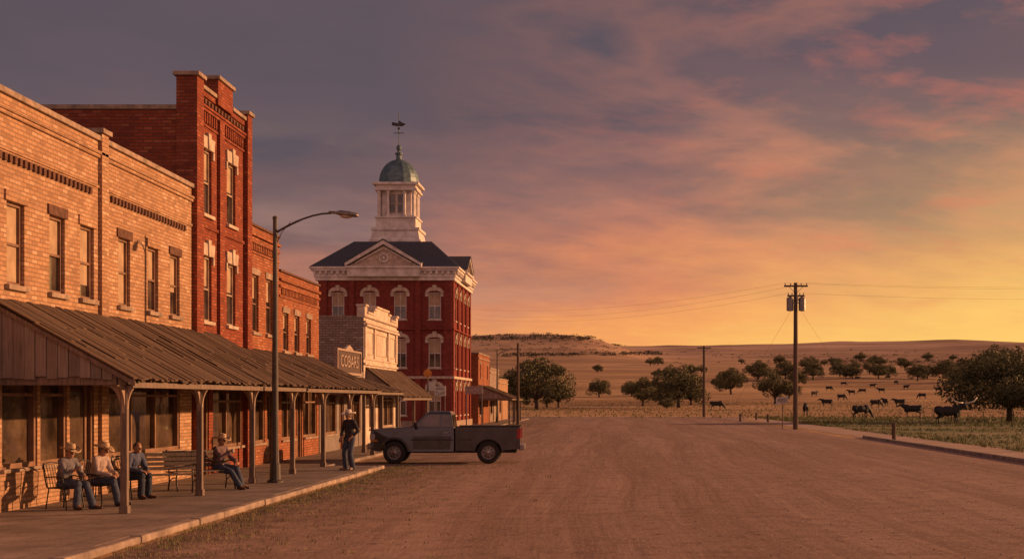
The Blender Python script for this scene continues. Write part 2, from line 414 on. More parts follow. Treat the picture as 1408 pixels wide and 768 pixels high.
mb.box(-22,-8.9,72.3,99.4,.0,.06)
mb.box(-11.4,-8.9,100,150,0,.115)
top(mb.obj('sidewalk',['concrete'],bevel=.01),'wide worn concrete sidewalk under the wooden awnings','sidewalk','structure')
mb=MB(); y=-30
while y<42.7:
    mb.box(-7.317+random.uniform(-.01,.01),-7.12+random.uniform(-.012,.012),y,y+1.48,0,.125+random.uniform(-.01,.008)); y+=1.5
mb.box(-8.8,-7.33,43.003,43.2,0,.12)
top(mb.obj('kerb',['kerb'],bevel=.03),'worn stone kerb edging the sidewalk','kerb','structure')

# ------------------------------------------------------------------ facades
class Fr:
    def __init__(s,o,U,N): s.o=V(o);s.U=V(U);s.N=V(N)
    def pt(s,u,v,n): return s.o+s.U*u+V((0,0,v))+s.N*n
    def box(s,mb,u0,u1,v0,v1,n0,n1,m=0):
        a=s.pt(u0,v0,n0);b=s.pt(u1,v1,n1); mb.box(a.x,b.x,a.y,b.y,a.z,b.z,m)
    def poly(s,mb,pts,n0,n1,m=0):
        mb.prism([s.pt(u,v,n0) for u,v in pts],s.N*(n1-n0),m)
    def wall(s,mb,u0,u1,v0,v1,ops,n=0,depth=.22,m=0):
        us=sorted(set([u0,u1]+[o[0] for o in ops]+[o[1] for o in ops])); vs=sorted(set([v0,v1]+[o[2] for o in ops]+[o[3] for o in ops]))
        for a,b in zip(us,us[1:]):
            for c,d in zip(vs,vs[1:]):
                U=(a+b)/2;W=(c+d)/2
                if any(o[0]<U<o[1] and o[2]<W<o[3] for o in ops): continue
                mb.quad([s.pt(a,c,n),s.pt(b,c,n),s.pt(b,d,n),s.pt(a,d,n)],m)
        for a,b,c,d in ops:
            for p,q in (((a,c),(b,c)),((b,c),(b,d)),((b,d),(a,d)),((a,d),(a,c))):
                mb.quad([s.pt(*p,n),s.pt(*q,n),s.pt(*q,n-depth),s.pt(*p,n-depth)],m)
def window(F,rt,u,v0,w,h,fm='framel',gm='glass',sm='cap',style='flat',n=0,blind=None,lm=None,rows=2,cols=1):
    a,b,c,d=u-w/2,u+w/2,v0,v0+h
    mb=MB(); t=.06
    F.box(mb,a,a+t,c,d,n-.17,n-.07); F.box(mb,b-t,b,c,d,n-.17,n-.07)
    F.box(mb,a+t,b-t,c,c+t,n-.17,n-.072); F.box(mb,a+t,b-t,d-t,d,n-.17,n-.072)
    for i in range(1,rows): vv=c+h*i/rows; F.box(mb,a+t,b-t,vv-.025,vv+.025,n-.16,n-.08)
    for i in range(1,cols): uu=a+w*i/cols; F.box(mb,uu-.02,uu+.02,c+t,d-t,n-.158,n-.085)
    W=mb.obj('window',[fm],rt)
    mb=MB(); mb.quad([F.pt(a+.02,c+.02,n-.14),F.pt(b-.02,c+.02,n-.14),F.pt(b-.02,d-.02,n-.14),F.pt(a+.02,d-.02,n-.14)])
    mb.obj('pane',[gm],W)
    if blind:
        mb=MB(); bb=d-h*blind
        F.box(mb,a+t+.01,b-t-.01,bb,d-t-.005,n-.137,n-.125); mb.obj('blind',['curtain'],W)
    if sm:
        mb=MB(); F.box(mb,a-.08,b+.08,c-.1,c-.002,n-.05,n+.09); mb.obj('sill',[sm],W,bevel=.01)
    lm=lm or sm
    if style=='flat':
        mb=MB(); F.box(mb,a-.1,b+.1,d+.003,d+.2,n-.05,n+.035); mb.obj('lintel',[lm],W)
    elif style=='key':
        mb=MB(); F.poly(mb,[(a-.1,d+.003),(b+.1,d+.003),(b+.16,d+.34),(a-.16,d+.34)],n-.05,n+.06)
        F.poly(mb,[(u-.08,d-.02),(u+.08,d-.02),(u+.14,d+.44),(u-.14,d+.44)],n-.04,n+.1)
        F.box(mb,a-.16,a-.03,d-.22,d,n-.03,n+.05); F.box(mb,b+.03,b+.16,d-.22,d,n-.03,n+.05)
        mb.obj('lintel',[lm],W,bevel=.01)
    elif style=='arch':
        mb=MB(); R=w*.5+.22; r=w*.5+.0; hh=.42
        N=9; 
        for i in range(N):
            t0=math.pi*i/N;t1=math.pi*(i+1)/N
            P=lambda rad,t,k:(u-rad*math.cos(t),d-.02+k*math.sin(t))
            F.poly(mb,[P(r,t0,.14),P(r,t1,.14),P(R,t1,hh),P(R,t0,hh)],n-.04,n+.12)
        F.box(mb,a-.24,a-.01,d-.3,d-.03,n-.03,n+.1); F.box(mb,b+.01,b+.24,d-.3,d-.03,n-.03,n+.1)
        F.poly(mb,[(u-.1,d+.1),(u+.1,d+.1),(u+.15,d+.52),(u-.15,d+.52)],n-.03,n+.17)
        mb.obj('lintel',[lm],W)
    return W
def shopwin(F,rt,a,b,c,d,muls=(),fm='frame',n=0,transom=True):
    mb=MB(); t=.09
    F.box(mb,a,a+t,c,d,n-.2,n-.03);F.box(mb,b-t,b,c,d,n-.2,n-.03);F.box(mb,a+t,b-t,c,c+t,n-.2,n-.032);F.box(mb,a+t,b-t,d-t,d,n-.2,n-.032)
    for u in muls: F.box(mb,u-.04,u+.04,c+t,d-t,n-.19,n-.04)
    if transom: F.box(mb,a+t,b-t,d-.5,d-.44,n-.185,n-.045)
    W=mb.obj('shop_window',[fm],rt)
    mb=MB(); mb.quad([F.pt(a+.02,c+.02,n-.15),F.pt(b-.02,c+.02,n-.15),F.pt(b-.02,d-.02,n-.15),F.pt(a+.02,d-.02,n-.15)]); mb.obj('pane',['glassd'],W)
    mb=MB(); F.box(mb,a-.04,b+.04,c-.07,c-.002,n-.05,n+.07); mb.obj('sill',['cap'],W)
def door(F,rt,a,b,c,d,mt='frame',n=0):
    mb=MB(); F.box(mb,a,a+.09,c,d,n-.2,n-.04);F.box(mb,b-.09,b,c,d,n-.2,n-.04);F.box(mb,a+.09,b-.09,d-.09,d,n-.2,n-.042)
    F.box(mb,a+.09,a+.22,c,d-.09,n-.18,n-.12);F.box(mb,b-.22,b-.09,c,d-.09,n-.18,n-.12);F.box(mb,a+.22,b-.22,c,c+.75,n-.18,n-.13);F.box(mb,a+.22,b-.22,d-.22,d-.09,n-.18,n-.125)
    D=mb.obj('door',[mt],rt)
    mb=MB(); mb.quad([F.pt(a+.2,c+.7,n-.155),F.pt(b-.2,c+.7,n-.155),F.pt(b-.2,d-.2,n-.155),F.pt(a+.2,d-.2,n-.155)]); mb.obj('pane',['glassd'],D)
    mb=MB(); mb.tube([F.pt(a+.16,c+.95,n-.12),F.pt(a+.16,c+.95,n-.07),F.pt(a+.16,c+1.15,n-.07),F.pt(a+.16,c+1.15,n-.12)],.012,6); mb.obj('handle',['chrome'],D)
def shell(F,mb,u0,u1,H,D,roofdrop=.6,m=0,rm=1,Hs=None):
    if Hs:
        for u in (u0,u1):
            mb.quad([F.pt(u,0,0),F.pt(u,0,-D),F.pt(u,Hs,-D),F.pt(u,Hs,0)],m); mb.quad([F.pt(u,Hs,0),F.pt(u,Hs,-.4),F.pt(u,H,-.4),F.pt(u,H,0)],m)
        mb.quad([F.pt(u0,Hs-.4,-.4),F.pt(u1,Hs-.4,-.4),F.pt(u1,H,-.4),F.pt(u0,H,-.4)],m)
        mb.quad([F.pt(u0,H,-.4),F.pt(u1,H,-.4),F.pt(u1,H,0),F.pt(u0,H,0)],m)
        H=Hs
    else:
        for u in (u0,u1): mb.quad([F.pt(u,0,0),F.pt(u,0,-D),F.pt(u,H,-D),F.pt(u,H,0)],m)
    mb.quad([F.pt(u0,0,-D),F.pt(u1,0,-D),F.pt(u1,H,-D),F.pt(u0,H,-D)],m)
    mb.quad([F.pt(u0+.3,H-roofdrop,-.3),F.pt(u1-.3,H-roofdrop,-.3),F.pt(u1-.3,H-roofdrop,-D+.3),F.pt(u0+.3,H-roofdrop,-D+.3)],rm)
    if not Hs: F.box(mb,u0+.3,u1-.3,H-roofdrop-.1,H,-.3,-.25,m)
    F.box(mb,u0+.25,u0+.3,H-roofdrop-.1,H,-D+.02,-.41,m); F.box(mb,u1-.3,u1-.25,H-roofdrop-.1,H,-D+.02,-.41,m)
def capping(F,rt,u0,u1,H,D,mt='cap',th=.12):
    mb=MB()
    F.box(mb,u0-.03,u1+.03,H+.002,H+th,-.34,.07); F.box(mb,u0-.03,u0+.34,H+.002,H+th,-D,-.343); F.box(mb,u1-.34,u1+.03,H+.002,H+th,-D,-.343)
    mb.obj('parapet_cap',[mt],rt,bevel=.015)
XW=-11.2
FS=Fr((XW,0,0),(0,1,0),(1,0,0))
def bandrow(F,rt,u0,u1,v,n=.0,w=.11,gap=.11,h=.17,mt='dkbrick'):
    mb=MB(); u=u0
    while u<u1-w: F.box(mb,u,u+w,v,v+h,n-.02,n+.055); u+=w+gap
    o=mb.obj('brick_dentils',[mt],rt); o['kind']='stuff'
def courses(F,rt,u0,u1,vs,mt,n=0):
    for v,h,p in vs:
        mb=MB(); F.box(mb,u0,u1,v,v+h,n-.02,n+p)
        mb.obj('brick_course',[mt],rt)

def mk_tan(u0,u1,wins,shops,doors,label):
    H=7.82
    rt=root('brick_building',label,'building',(XW-7,(u0+u1)/2,0),world=True)
    ops=[(u-.39,u+.39,4.33,5.88) for u in wins]+[s[:4] for s in shops]+[d for d in doors]
    mb=MB(); FS.wall(mb,u0,u1,0,H,ops); shell(FS,mb,u0,u1,H,14); mb.obj('wall',['tan','roofdk'],rt)
    capping(FS,rt,u0,u1,H,14)
    for i,u in enumerate(wins): window(FS,rt,u,4.33,.78,1.55,blind=(.95,.5,.6,.95,.5,.8)[i%6],lm='tan' if i%2 else 'dkbrick',sm='cap',fm='frame')
    for s in shops: shopwin(FS,rt,*s)
    for d in doors: door(FS,rt,*d)
    bandrow(FS,rt,u0+.5,u1-.5,6.6,h=.14)  # dark brick colour stands in for the shade of recessed slots
    courses(FS,rt,u0+.004,u1-.004,[(6.8,.06,.03),(7.45,.07,.05),(7.53,.06,.08)],'tan')
    return rt
r=mk_tan(17,30.4,[20.2,22.2,24.1,26.0,27.95,29.55],[(18,21,.9,2.75,[19.5]),(21.5,25,.9,2.75,[23.2]),(25.4,26.98,.9,2.75,[]),(27.12,28.45,.9,2.75,[])],[(28.6,29.95,.12,2.75)],'two storey tan brick shop building with tall sash windows')
r=mk_tan(30.405,36.98,[31.8,33.8,35.5],[(30.7,35.9,.9,2.75,[32.4,34.1])],[],'second bay of tan brick shops with wide shop windows')
mb=MB(); FS.box(mb,30.2,30.6,0.12,8.0,-.1,.08); mb.obj('pilaster',['tan'],r); mb=MB(); FS.box(mb,30.13,30.67,8.002,8.1,-.4,.14); mb.obj('pilaster_cap',['cap'],r)
# --- tall red building
rt=root('red_brick_building','narrow three storey red brick building with stepped parapet','building',(XW-4,39.8,0),world=True)
u0,u1,H=37.0,42.6,10.5
wins=[38.3,40.75]
ops=[(u-.46,u+.46,v,v+1.8) for u in wins for v in (4.35,7.3)]+[(37.5,38.5,.12,2.5),(38.9,42,.8,2.6)]
mb=MB(); FS.wall(mb,u0,u1,0,H,ops); shell(FS,mb,u0,u1,H,9,.7,Hs=9.95)
mb.obj('wall',['red','roofdk'],rt)
for u in wins:
    for v in (4.35,7.3): window(FS,rt,u,v,.92,1.8,sm='cream',style='key',blind=.45)
door(FS,rt,37.5,38.5,.12,2.5); shopwin(FS,rt,38.9,42,.8,2.6,[40.4])
for a_,b_,zb,zt,n0,n1 in ((u0-.06,u0+.55,.12,10.84,-.42,.14),(u1-.5,u1+.02,.12,10.85,-.42,.14),(39.3,39.75,4.0,10.1,-.05,.09)):
    mb=MB(); FS.box(mb,a_,b_,zb,zt,n0,n1); mb.obj('pilaster',['red'],rt)
mb=MB(); FS.box(mb,u0+.55,39.0,H+.002,10.65,-.3,.05); FS.box(mb,39.0,40.5,H+.001,11.2,-.38,.12); FS.box(mb,40.5,u1-.5,H+.002,10.65,-.3,.05); mb.obj('parapet',['red'],rt)
for a_,b_,z,n0,n1 in ((u0-.12,u0+.61,10.843,-.5,.21),(u1-.56,u1+.08,10.853,-.5,.21),(38.93,40.57,11.203,-.45,.19),(u0+.615,38.92,10.653,-.36,.12),(40.58,u1-.565,10.653,-.36,.12)):
    mb=MB(); FS.box(mb,a_,b_,z,z+.11,n0,n1); mb.obj('parapet_cap',['cap'],rt,bevel=.015)
mb=MB(); FS.box(mb,u0-.03,u0+.36,9.953,10.07,-9,-.425); mb.obj('parapet_coping',['cap'],rt)
bandrow(FS,rt,u0+.7,39.25,9.8,h=.28,mt='red'); bandrow(FS,rt,39.8,u1-.6,9.8,h=.28,mt='red')
courses(FS,rt,u0+.555,u1-.505,[(10.1,.08,.07),(10.19,.07,.1),(9.7,.07,.04),(6.9,.08,.05)],'red')
bandrow(FS,rt,u0+.65,u1-.6,10.32,h=.13,w=.16,gap=.16,mt='dkbrick')
def mk_or(u0,u1,H,D,wins,v0,h,w,shops,doors,label,mt='orange'):
    rt=root('brick_building',label,'building',(XW-D/2,(u0+u1)/2,0),world=True)
    ops=[(u-w/2,u+w/2,v0,v0+h) for u in wins]+[s[:4] for s in shops]+[d for d in doors]
    mb=MB(); FS.wall(mb,u0,u1,0,H,ops); shell(FS,mb,u0,u1,H,D); mb.obj('wall',[mt,'roofdk'],rt)
    capping(FS,rt,u0+.04,u1-.04,H,D,'dkbrick',.08)
    for u in wins: window(FS,rt,u,v0,w,h,fm='frame',sm='cap',lm='cap',blind=.4)
    for s in shops: shopwin(FS,rt,*s)
    for d in doors: door(FS,rt,*d)
    bandrow(FS,rt,u0+.3,u1-.3,H-.75,h=.2,mt=mt); courses(FS,rt,u0+.01,u1-.01,[(H-.52,.08,.06),(H-.3,.08,.09),(H-.85,.07,.04)],mt)
    return rt
mk_or(42.62,46.6,7.6,10,[43.5,45.3],4.3,1.8,.85,[(43,44.7,.8,2.6,[])],[(45,46,.12,2.5)],'two storey orange brick shop with corbelled cornice')
mk_or(46.62,53,6.5,10,[47.6,49.3,51.2],3.85,1.3,.8,[(47,49,.8,2.55,[48]),(50.3,52.6,.8,2.55,[51.4])],[(49.2,50.1,.12,2.4)],'lower orange brick shop with small upper windows')
# --- wooden storefront with sign
rt=root('wooden_storefront','single storey weathered board shop with painted name sign','building',(XW-3,57.8,0),world=True)
mb=MB(); FS.wall(mb,53.02,62.5,0,3.4,[(54,56.4,.8,2.5),(57,58,.12,2.4),(58.6,61.8,.8,2.5)]); shell(FS,mb,53.02,62.5,3.4,6,.3); mb.obj('wall',['woodv','roofdk'],rt)
shopwin(FS,rt,54,56.4,.8,2.5); door(FS,rt,57,58,.12,2.4); shopwin(FS,rt,58.6,61.8,.8,2.5,[60.2])
FSG=Fr((XW-.15,0,0),(0,1,0),(1,0,0))
mb=MB(); FSG.box(mb,56.3,61.5,3.32,4.2,.12,.2); SB=mb.obj('signboard',['signd'],rt,bevel=.02)
for a_ in ((56.2,61.6,3.22,3.318),(56.2,61.6,4.202,4.28),(56.2,56.298,3.32,4.2),(61.502,61.6,3.32,4.2)):
    mb=MB(); FSG.box(mb,*a_,.1,.24); mb.obj('sign_frame',['signf'],SB)
mb=MB(); FSG.poly(mb,[(58.0,4.283),(59.8,4.283),(59.5,4.38),(58.9,4.5),(58.3,4.38)],.12,.22); mb.obj('sign_crest',['signf'],SB)
def text(s,size,mat,parent,loc,rot,name='lettering'):
    c=bpy.data.curves.new('t','FONT'); c.body=s; c.size=size; c.extrude=.012; c.align_x='CENTER'; c.align_y='CENTER'; c.resolution_u=2
    o=bpy.data.objects.new('t',c); col.objects.link(o)
    dg=bpy.context.evaluated_depsgraph_get(); me=bpy.data.meshes.new_from_object(o.evaluated_get(dg)); bpy.data.objects.remove(o)
    me.transform(Matrix.Translation(loc)@rot); me.materials.clear(); me.materials.append(M[mat])
    k=bpy.data.objects.new(name,me); col.objects.link(k); k.parent=parent
    if parent.name in WORLDROOT: k.matrix_parent_inverse=Matrix.Translation(-parent.location)
    return k
ROTX=Matrix.Rotation(math.radians(90),4,'Z')@Matrix.Rotation(math.radians(90),4,'X')
text('COBARS',.72,'signf',SB,(XW+.065,58.9,3.76),ROTX@Matrix.Scale(1.5,4,(1,0,0)))
# --- white building
rt=root('cream_false_front_shop','cream painted brick shop with stepped ornamental false front','building',(XW-4,67.4,0),world=True)
mb=MB(); u0,u1=62.6,72.2; ops=[(64,65.8,.8,2.6),(66.4,67.4,.12,2.5),(68,71.2,.8,2.6)]
FS.wall(mb,u0,u1,0,5.9,ops,m=2); shell(FS,mb,u0,u1,5.9,9); mb.obj('wall',['white_brick','roofdk','creamw'],rt)
shopwin(FS,rt,64,65.8,.8,2.6,(),'framel');shopwin(FS,rt,68,71.2,.8,2.6,[69.6],'framel');door(FS,rt,66.4,67.4,.12,2.5)
for a,b,h in ((62.55,63.2,6.4),(63.2,65.0,6.1),(65.0,65.6,6.35),(65.6,69.2,6.5),(69.2,69.8,6.35),(69.8,71.6,6.1),(71.6,72.25,6.4)):
    mb=MB(); FS.box(mb,a+.001,b-.001,5.903,h,-.3,.06); FS.box(mb,a-.03,b+.03,h+.002,h+.09,-.34,.12); mb.obj('parapet',['creamw'],rt)
for v,h,p in ((5.5,.1,.16),(5.65,.1,.1),(3.75,.1,.09),(4.0,.06,.05)):
    mb=MB(); FS.box(mb,u0,u1,v,v+h,-.02,p); mb.obj('moulding',['creamw'],rt)
for u in (62.9,65.4,69.4,71.9):
    mb=MB(); FS.box(mb,u-.22,u+.22,4.062,5.498,-.02,.07); mb.obj('pilaster',['creamw'],rt)
for a,b in ((63.3,65.0),(65.9,68.9),(69.8,71.5)):
    mb=MB(); FS.box(mb,a,b,4.25,4.3,-.02,.04);FS.box(mb,a,b,5.25,5.3,-.02,.04);FS.box(mb,a,a+.05,4.3,5.25,-.02,.04);FS.box(mb,b-.05,b,4.3,5.25,-.02,.04); mb.obj('panel_frame',['cream'],rt)
capping(FS,rt,u0+.01,u1-.01,5.901,9,'cap',.07)

# --- porches
def porch(u0,u1,xe,zr,ze,posts,label,gable=True,xw=XW,brk='framel',z0=.12,xo=.3,pw=.125,rmat='wood'):
    rt=root('wooden_awning',label,'awning',((xw+xe)/2,(u0+u1)/2,z0),world=True)
    sl=(ze-zr)/(xe-xw)
    zx=lambda x:zr+sl*(x-xw)
    mb=MB(); u=u0-.15
    while u<u1+.1:
        w=.2; o=random.uniform(0,.024); xa=xw+.02; xb=xe+xo+random.uniform(-.07,.05)
        b=u+w-random.uniform(.004,.016); zb=.02+o; t=zb+.03; q=random.uniform(-.012,.012)
        xm=random.uniform(xa+.6,xb-.6)
        for (x0_,x1_,dz) in ((xa,xm,.0),(xm-.05,xb,-.02)):
            mb.hexa([(x0_,u,zx(x0_)+zb+dz),(x1_,u,zx(x1_)+zb+dz),(x1_,b,zx(x1_)+zb+q+dz),(x0_,b,zx(x0_)+zb+dz),(x0_,u,zx(x0_)+t+dz),(x1_,u,zx(x1_)+t+dz),(x1_,b,zx(x1_)+t+q+dz),(x0_,b,zx(x0_)+t+dz)])
        u+=w
    a,b=u0-.12,u1+.06
    mb.hexa([(xw+.01,a,zx(xw)-.03),(xe+xo-.09,a,zx(xe+xo-.09)-.03),(xe+xo-.09,b,zx(xe+xo-.09)-.03),(xw+.01,b,zx(xw)-.03),(xw+.01,a,zx(xw)-.008),(xe+xo-.09,a,zx(xe+xo-.09)-.008),(xe+xo-.09,b,zx(xe+xo-.09)-.008),(xw+.01,b,zx(xw)-.008)])
    mb.obj('roof',[rmat],rt)
    mb=MB(); mb.box(xe-.07,xe+.07,u0,u1,ze-.25,ze-.06); mb.obj('beam',['postw'],rt)
    mb=MB(); mb.box(xe+xo-.1,xe+xo-.06,u0-.1,u1+.05,zx(xe+xo)-.13,zx(xe+xo)-.032); mb.obj('fascia',['postw'],rt)
    mb=MB(); u=u0+.3
    while u<u1:
        x1=xe+xo-.11
        mb.hexa([(xw+.02,u,zx(xw)-.14),(x1,u,zx(x1)-.12),(x1,u+.05,zx(x1)-.12),(xw+.02,u+.05,zx(xw)-.14),(xw+.02,u,zx(xw)-.032),(x1,u,zx(x1)-.032),(x1,u+.05,zx(x1)-.032),(xw+.02,u+.05,zx(xw)-.032)]); u+=.7
    o=mb.obj('rafters',['wood'],rt); o['kind']='stuff'
    for p in posts:
        mb=MB(); h=pw/2; mb.box(xe-h,xe+h,p-h,p+h,z0,ze-.252); mb.box(xe-h-.02,xe+h+.02,p-h-.02,p+h+.02,z0,z0+.14)
        P=mb.obj('post',['postw'],rt,bevel=.012)
        if brk:
            mb=MB()
            def br_(dx,dy,L,Hh):
                pr=[]
                for k in range(7):
                    t=k/6; pr.append((h+L*(1-math.cos(t*math.pi/2)),ze-.255-Hh*(1-math.sin(t*math.pi/2))))
                poly=[(h,ze-.255)]+pr
                if abs(dy): mb.prism([(xe-.03,p+dy*q[0],q[1]) for q in poly],(.06,0,0))
                else: mb.prism([(xe+dx*q[0],p-.03,q[1]) for q in poly],(0,.06,0))
            br_(0,1,.42,.5); br_(0,-1,.42,.5); br_(1,0,.2,.42); br_(-1,0,.3,.45)
            mb.obj('bracket',[brk],P)
    if gable:
        mb=MB(); x=xw+.02
        while x<xe+.05:
            w=.2; b=min(x+w-random.uniform(.006,.018),xe+.08); j=random.uniform(0,.02)
            zt0,zt1=zx(x)-.032,zx(b)-.032; zb=ze-.1+random.uniform(-.05,.01)
            if zt1-zb>.02: mb.hexa([(x,u0-.06-j,zb),(b,u0-.06-j,zb),(b,u0-.03-j,zb),(x,u0-.03-j,zb),(x,u0-.06-j,zt0),(b,u0-.06-j,zt1),(b,u0-.03-j,zt1),(x,u0-.03-j,zt0)])
            x+=w
        mb.obj('gable_boards',['woodv'],rt)
        mb=MB(); mb.box(xw+.02,xe-.085,u0-.02,u0+.1,ze-.25,ze-.1); mb.obj('cross_beam',['postw'],rt)
        mb=MB(); mb.hexa([(xw+.02,u0-.12,zx(xw)-.12),(xe+.28,u0-.12,zx(xe+.28)-.12),(xe+.28,u0-.09,zx(xe+.28)-.12),(xw+.02,u0-.09,zx(xw)-.12),(xw+.02,u0-.12,zx(xw)-.02),(xe+.28,u0-.12,zx(xe+.28)-.02),(xe+.28,u0-.09,zx(xe+.28)-.02),(xw+.02,u0-.09,zx(xw)-.02)]); mb.obj('barge_board',['postw'],rt)
    return rt
porch(25.0,39.0,-8.85,4.0,2.7,[25.15,29.75,34.1,38.4],'long weathered plank awning on wooden posts over the sidewalk')
porch(39.25,51.8,-8.85,3.72,2.66,[42.5,46.8,51.3],'weathered plank awning on wooden posts along brick shops')
porch(53.4,62.3,-9.6,3.1,2.6,[53.7,57.8,62.0],'low plank awning before a board shop',brk=None)
porch(63.2,73.4,-9.75,3.6,2.5,[63.5,68.3,73.1],'small dark plank awning on a cream shop',brk=None)

# --- courthouse
CX=-16.3; CX0,CX1=-21.15,-11.5; CY0,CY1=100.,112.4
rt=root('courthouse','red brick courthouse with white domed cupola and slate roof','courthouse',(CX,106.2,0),world=True)
FF=Fr((0,CY0,0),(1,0,0),(0,-1,0)); FR=Fr((CX1,0,0),(0,1,0),(1,0,0))
fw=[-19.75,-17.45,-15.25,-12.75]; rows=[(1.0,2.1),(4.45,2.1),(7.95,1.95)]
sw=[102.2,105,108,110.6]
mb=MB(); ops=[(u-.45,u+.45,v,v+h) for u in fw for v,h in rows if not(v<2 and u==-17.45)]+[(-18.2,-16.8,.1,2.9)]
FF.wall(mb,CX0,CX1,0,11.4,ops); 
FR.wall(mb,CY0,CY1,0,11.4,[(u-.45,u+.45,v,v+h) for u in sw for v,h in rows])
mb.quad([(CX0,CY0,0),(CX0,CY1,0),(CX0,CY1,11.4),(CX0,CY0,11.4)]); mb.quad([(CX0,CY1,0),(CX1,CY1,0),(CX1,CY1,11.4),(CX0,CY1,11.4)])
mb.obj('wall',['court'],rt)
for u in fw:
    for v,h in rows:
        if v<2 and u==-17.45: continue
        window(FF,rt,u,v,.9,h,sm='cream',style='arch',fm='white',lm='cream',blind=.5,cols=2)
for u in sw:
    for v,h in rows: window(FR,rt,u,v,.9,h,sm='cream',style='arch',fm='white',lm='cream',blind=.5,cols=2)
door(FF,rt,-18.2,-16.8,.1,2.9)
for u in (CX0+.3,-18.75,-13.95,CX1-.3):
    q=.3 if u<-20 or u>-12 else .2
    mb=MB(); FF.box(mb,u-q,u+q,.0,11.0,-.02,.12 if q==.3 else .18); mb.obj('pilaster',['court'],rt)
for u in (CY0+.3,103.6,106.5,109.3,CY1-.3):
    mb=MB(); FR.box(mb,u-.3+(.003 if u<101 else 0),u+.3,0,11.0,-.02,.12); mb.obj('pilaster',['court'],rt)
def ringband(mb,v0,v1,n): mb.box(CX0-n,CX1+n,CY0-n,CY1+n,v0,v1)
for v0,v1,n,mt in ((3.66,3.84,.19,'cream'),(0,.6,.21,'cap'),(7.2,7.3,.185,'court')):
    mb=MB(); ringband(mb,v0,v1,n); mb.obj('belt_course',[mt],rt)
mb=MB(); ringband(mb,10.75,11.0,.22); ringband(mb,11.0,11.15,.3); ringband(mb,11.152,11.42,.24); ringband(mb,11.422,11.58,.48); ringband(mb,11.582,11.72,.58)
x=CX0-.3
while x<CX1+.3: mb.box(x,x+.16,CY0-.45,CY0-.242,11.2,11.419); x+=.42
y=CY0-.3
while y<CY1+.3: mb.box(CX1+.242,CX1+.45,y,y+.16,11.2,11.419); y+=.42
mb.obj('cornice',['white'],rt)
mb=MB(); e=.56; zt=13.95; k=2.9; cy=106.2
lo=[(CX0-e,CY0-e,11.725),(CX1+e,CY0-e,11.725),(CX1+e,CY1+e,11.725),(CX0-e,CY1+e,11.725)]
hi=[(CX-k,cy-k,zt),(CX+k,cy-k,zt),(CX+k,cy+k,zt),(CX-k,cy+k,zt)]
mb.hexa(lo+hi); mb.obj('roof',['slate'],rt)
def pediment(F,c,half,n0,n1,k=1.):
    A=lambda z:11.73+(z-11.73)*k
    mb=MB(); F.poly(mb,[(c-half,11.73),(c+half,11.73),(c,A(13.25))],n0,n1-.25,0)
    mb.obj('pediment',['cream'],rt)
    mb=MB()
    for sg in (-1,1):
        F.poly(mb,[(c+sg*(half+.15),11.733),(c+sg*(half+.15),A(11.95)),(c,A(13.6)),(c,A(13.3))],n1-.4,n1+.1)
        F.poly(mb,[(c+sg*(half-.6),A(11.94)),(c+sg*(half-.6),A(12.02)),(c,A(13.12)),(c,A(13.0))],n1-.3,n1-.12)
    F.box(mb,c-half-.15,c+half+.15,11.6,11.73,n1-.4,n1+.14)
    F.box(mb,c-half,c+half,11.0,11.598,0,n1-.02)
    mb.obj('pediment_moulding',['white'],rt)
    mb=MB()
    for sg in (-1,1): F.poly(mb,[(c+sg*(half+.2),A(11.953)),(c+sg*(half+.2),A(12.02)),(c,A(13.7)),(c,A(13.603))],n0,n1+.15)
    mb.obj('pediment_roof',['slate'],rt)
    if k<1: return
    mb=MB(); N=20
    for i in range(N):
        a=2*math.pi*i/N;b=2*math.pi*(i+1)/N
        F.poly(mb,[(c+.34*math.cos(a),12.35+.34*math.sin(a)),(c+.34*math.cos(b),12.35+.34*math.sin(b)),(c+.25*math.cos(b),12.35+.25*math.sin(b)),(c+.25*math.cos(a),12.35+.25*math.sin(a))],n1-.25,n1-.15)
    F.poly(mb,[(c+.13*math.cos(2*math.pi*i/10)*(1 if i%2 else .5),12.35+.13*math.sin(2*math.pi*i/10)*(1 if i%2 else .5)) for i in range(10)],n1-.25,n1-.17)
    mb.obj('emblem',['white'],rt)
pediment(FF,-16.35,2.6,-1.9,.78); pediment(FR,106.2,2.3,-1.6,.6,.72)
def sq(mb,h,z0,z1,h2=None,m=0):
    h2=h if h2 is None else h2
    mb.hexa([(CX-h,cy-h,z0),(CX+h,cy-h,z0),(CX+h,cy+h,z0),(CX-h,cy+h,z0),(CX-h2,cy-h2,z1),(CX+h2,cy-h2,z1),(CX+h2,cy+h2,z1),(CX-h2,cy+h2,z1)],m)
mb=MB(); sq(mb,1.95,13.7,14.2); sq(mb,1.86,14.2,14.95,1.7); sq(mb,1.82,14.952,15.15); sq(mb,1.5,15.15,15.9); sq(mb,1.6,15.902,16.02); mb.obj('cupola_base',['white'],rt)
mb=MB(); sq(mb,1.6,18.0,18.15); sq(mb,1.5,18.152,18.42); sq(mb,1.74,18.422,18.6); mb.obj('entablature',['white'],rt)
mb=MB(); sq(mb,1.1,16.02,17.998)
for sx in (-1,1):
    for sy in (-1,1):
        for o in ((1.3,1.3),(1.3,.62),(.62,1.3)):
            mb.lathe((CX+sx*o[0],cy+sy*o[1],0),[(.17,16.022),(.17,16.12),(.13,16.15),(.11,17.75),(.17,17.85),(.17,17.997)],12)
mb.obj('cupola',['white'],rt)
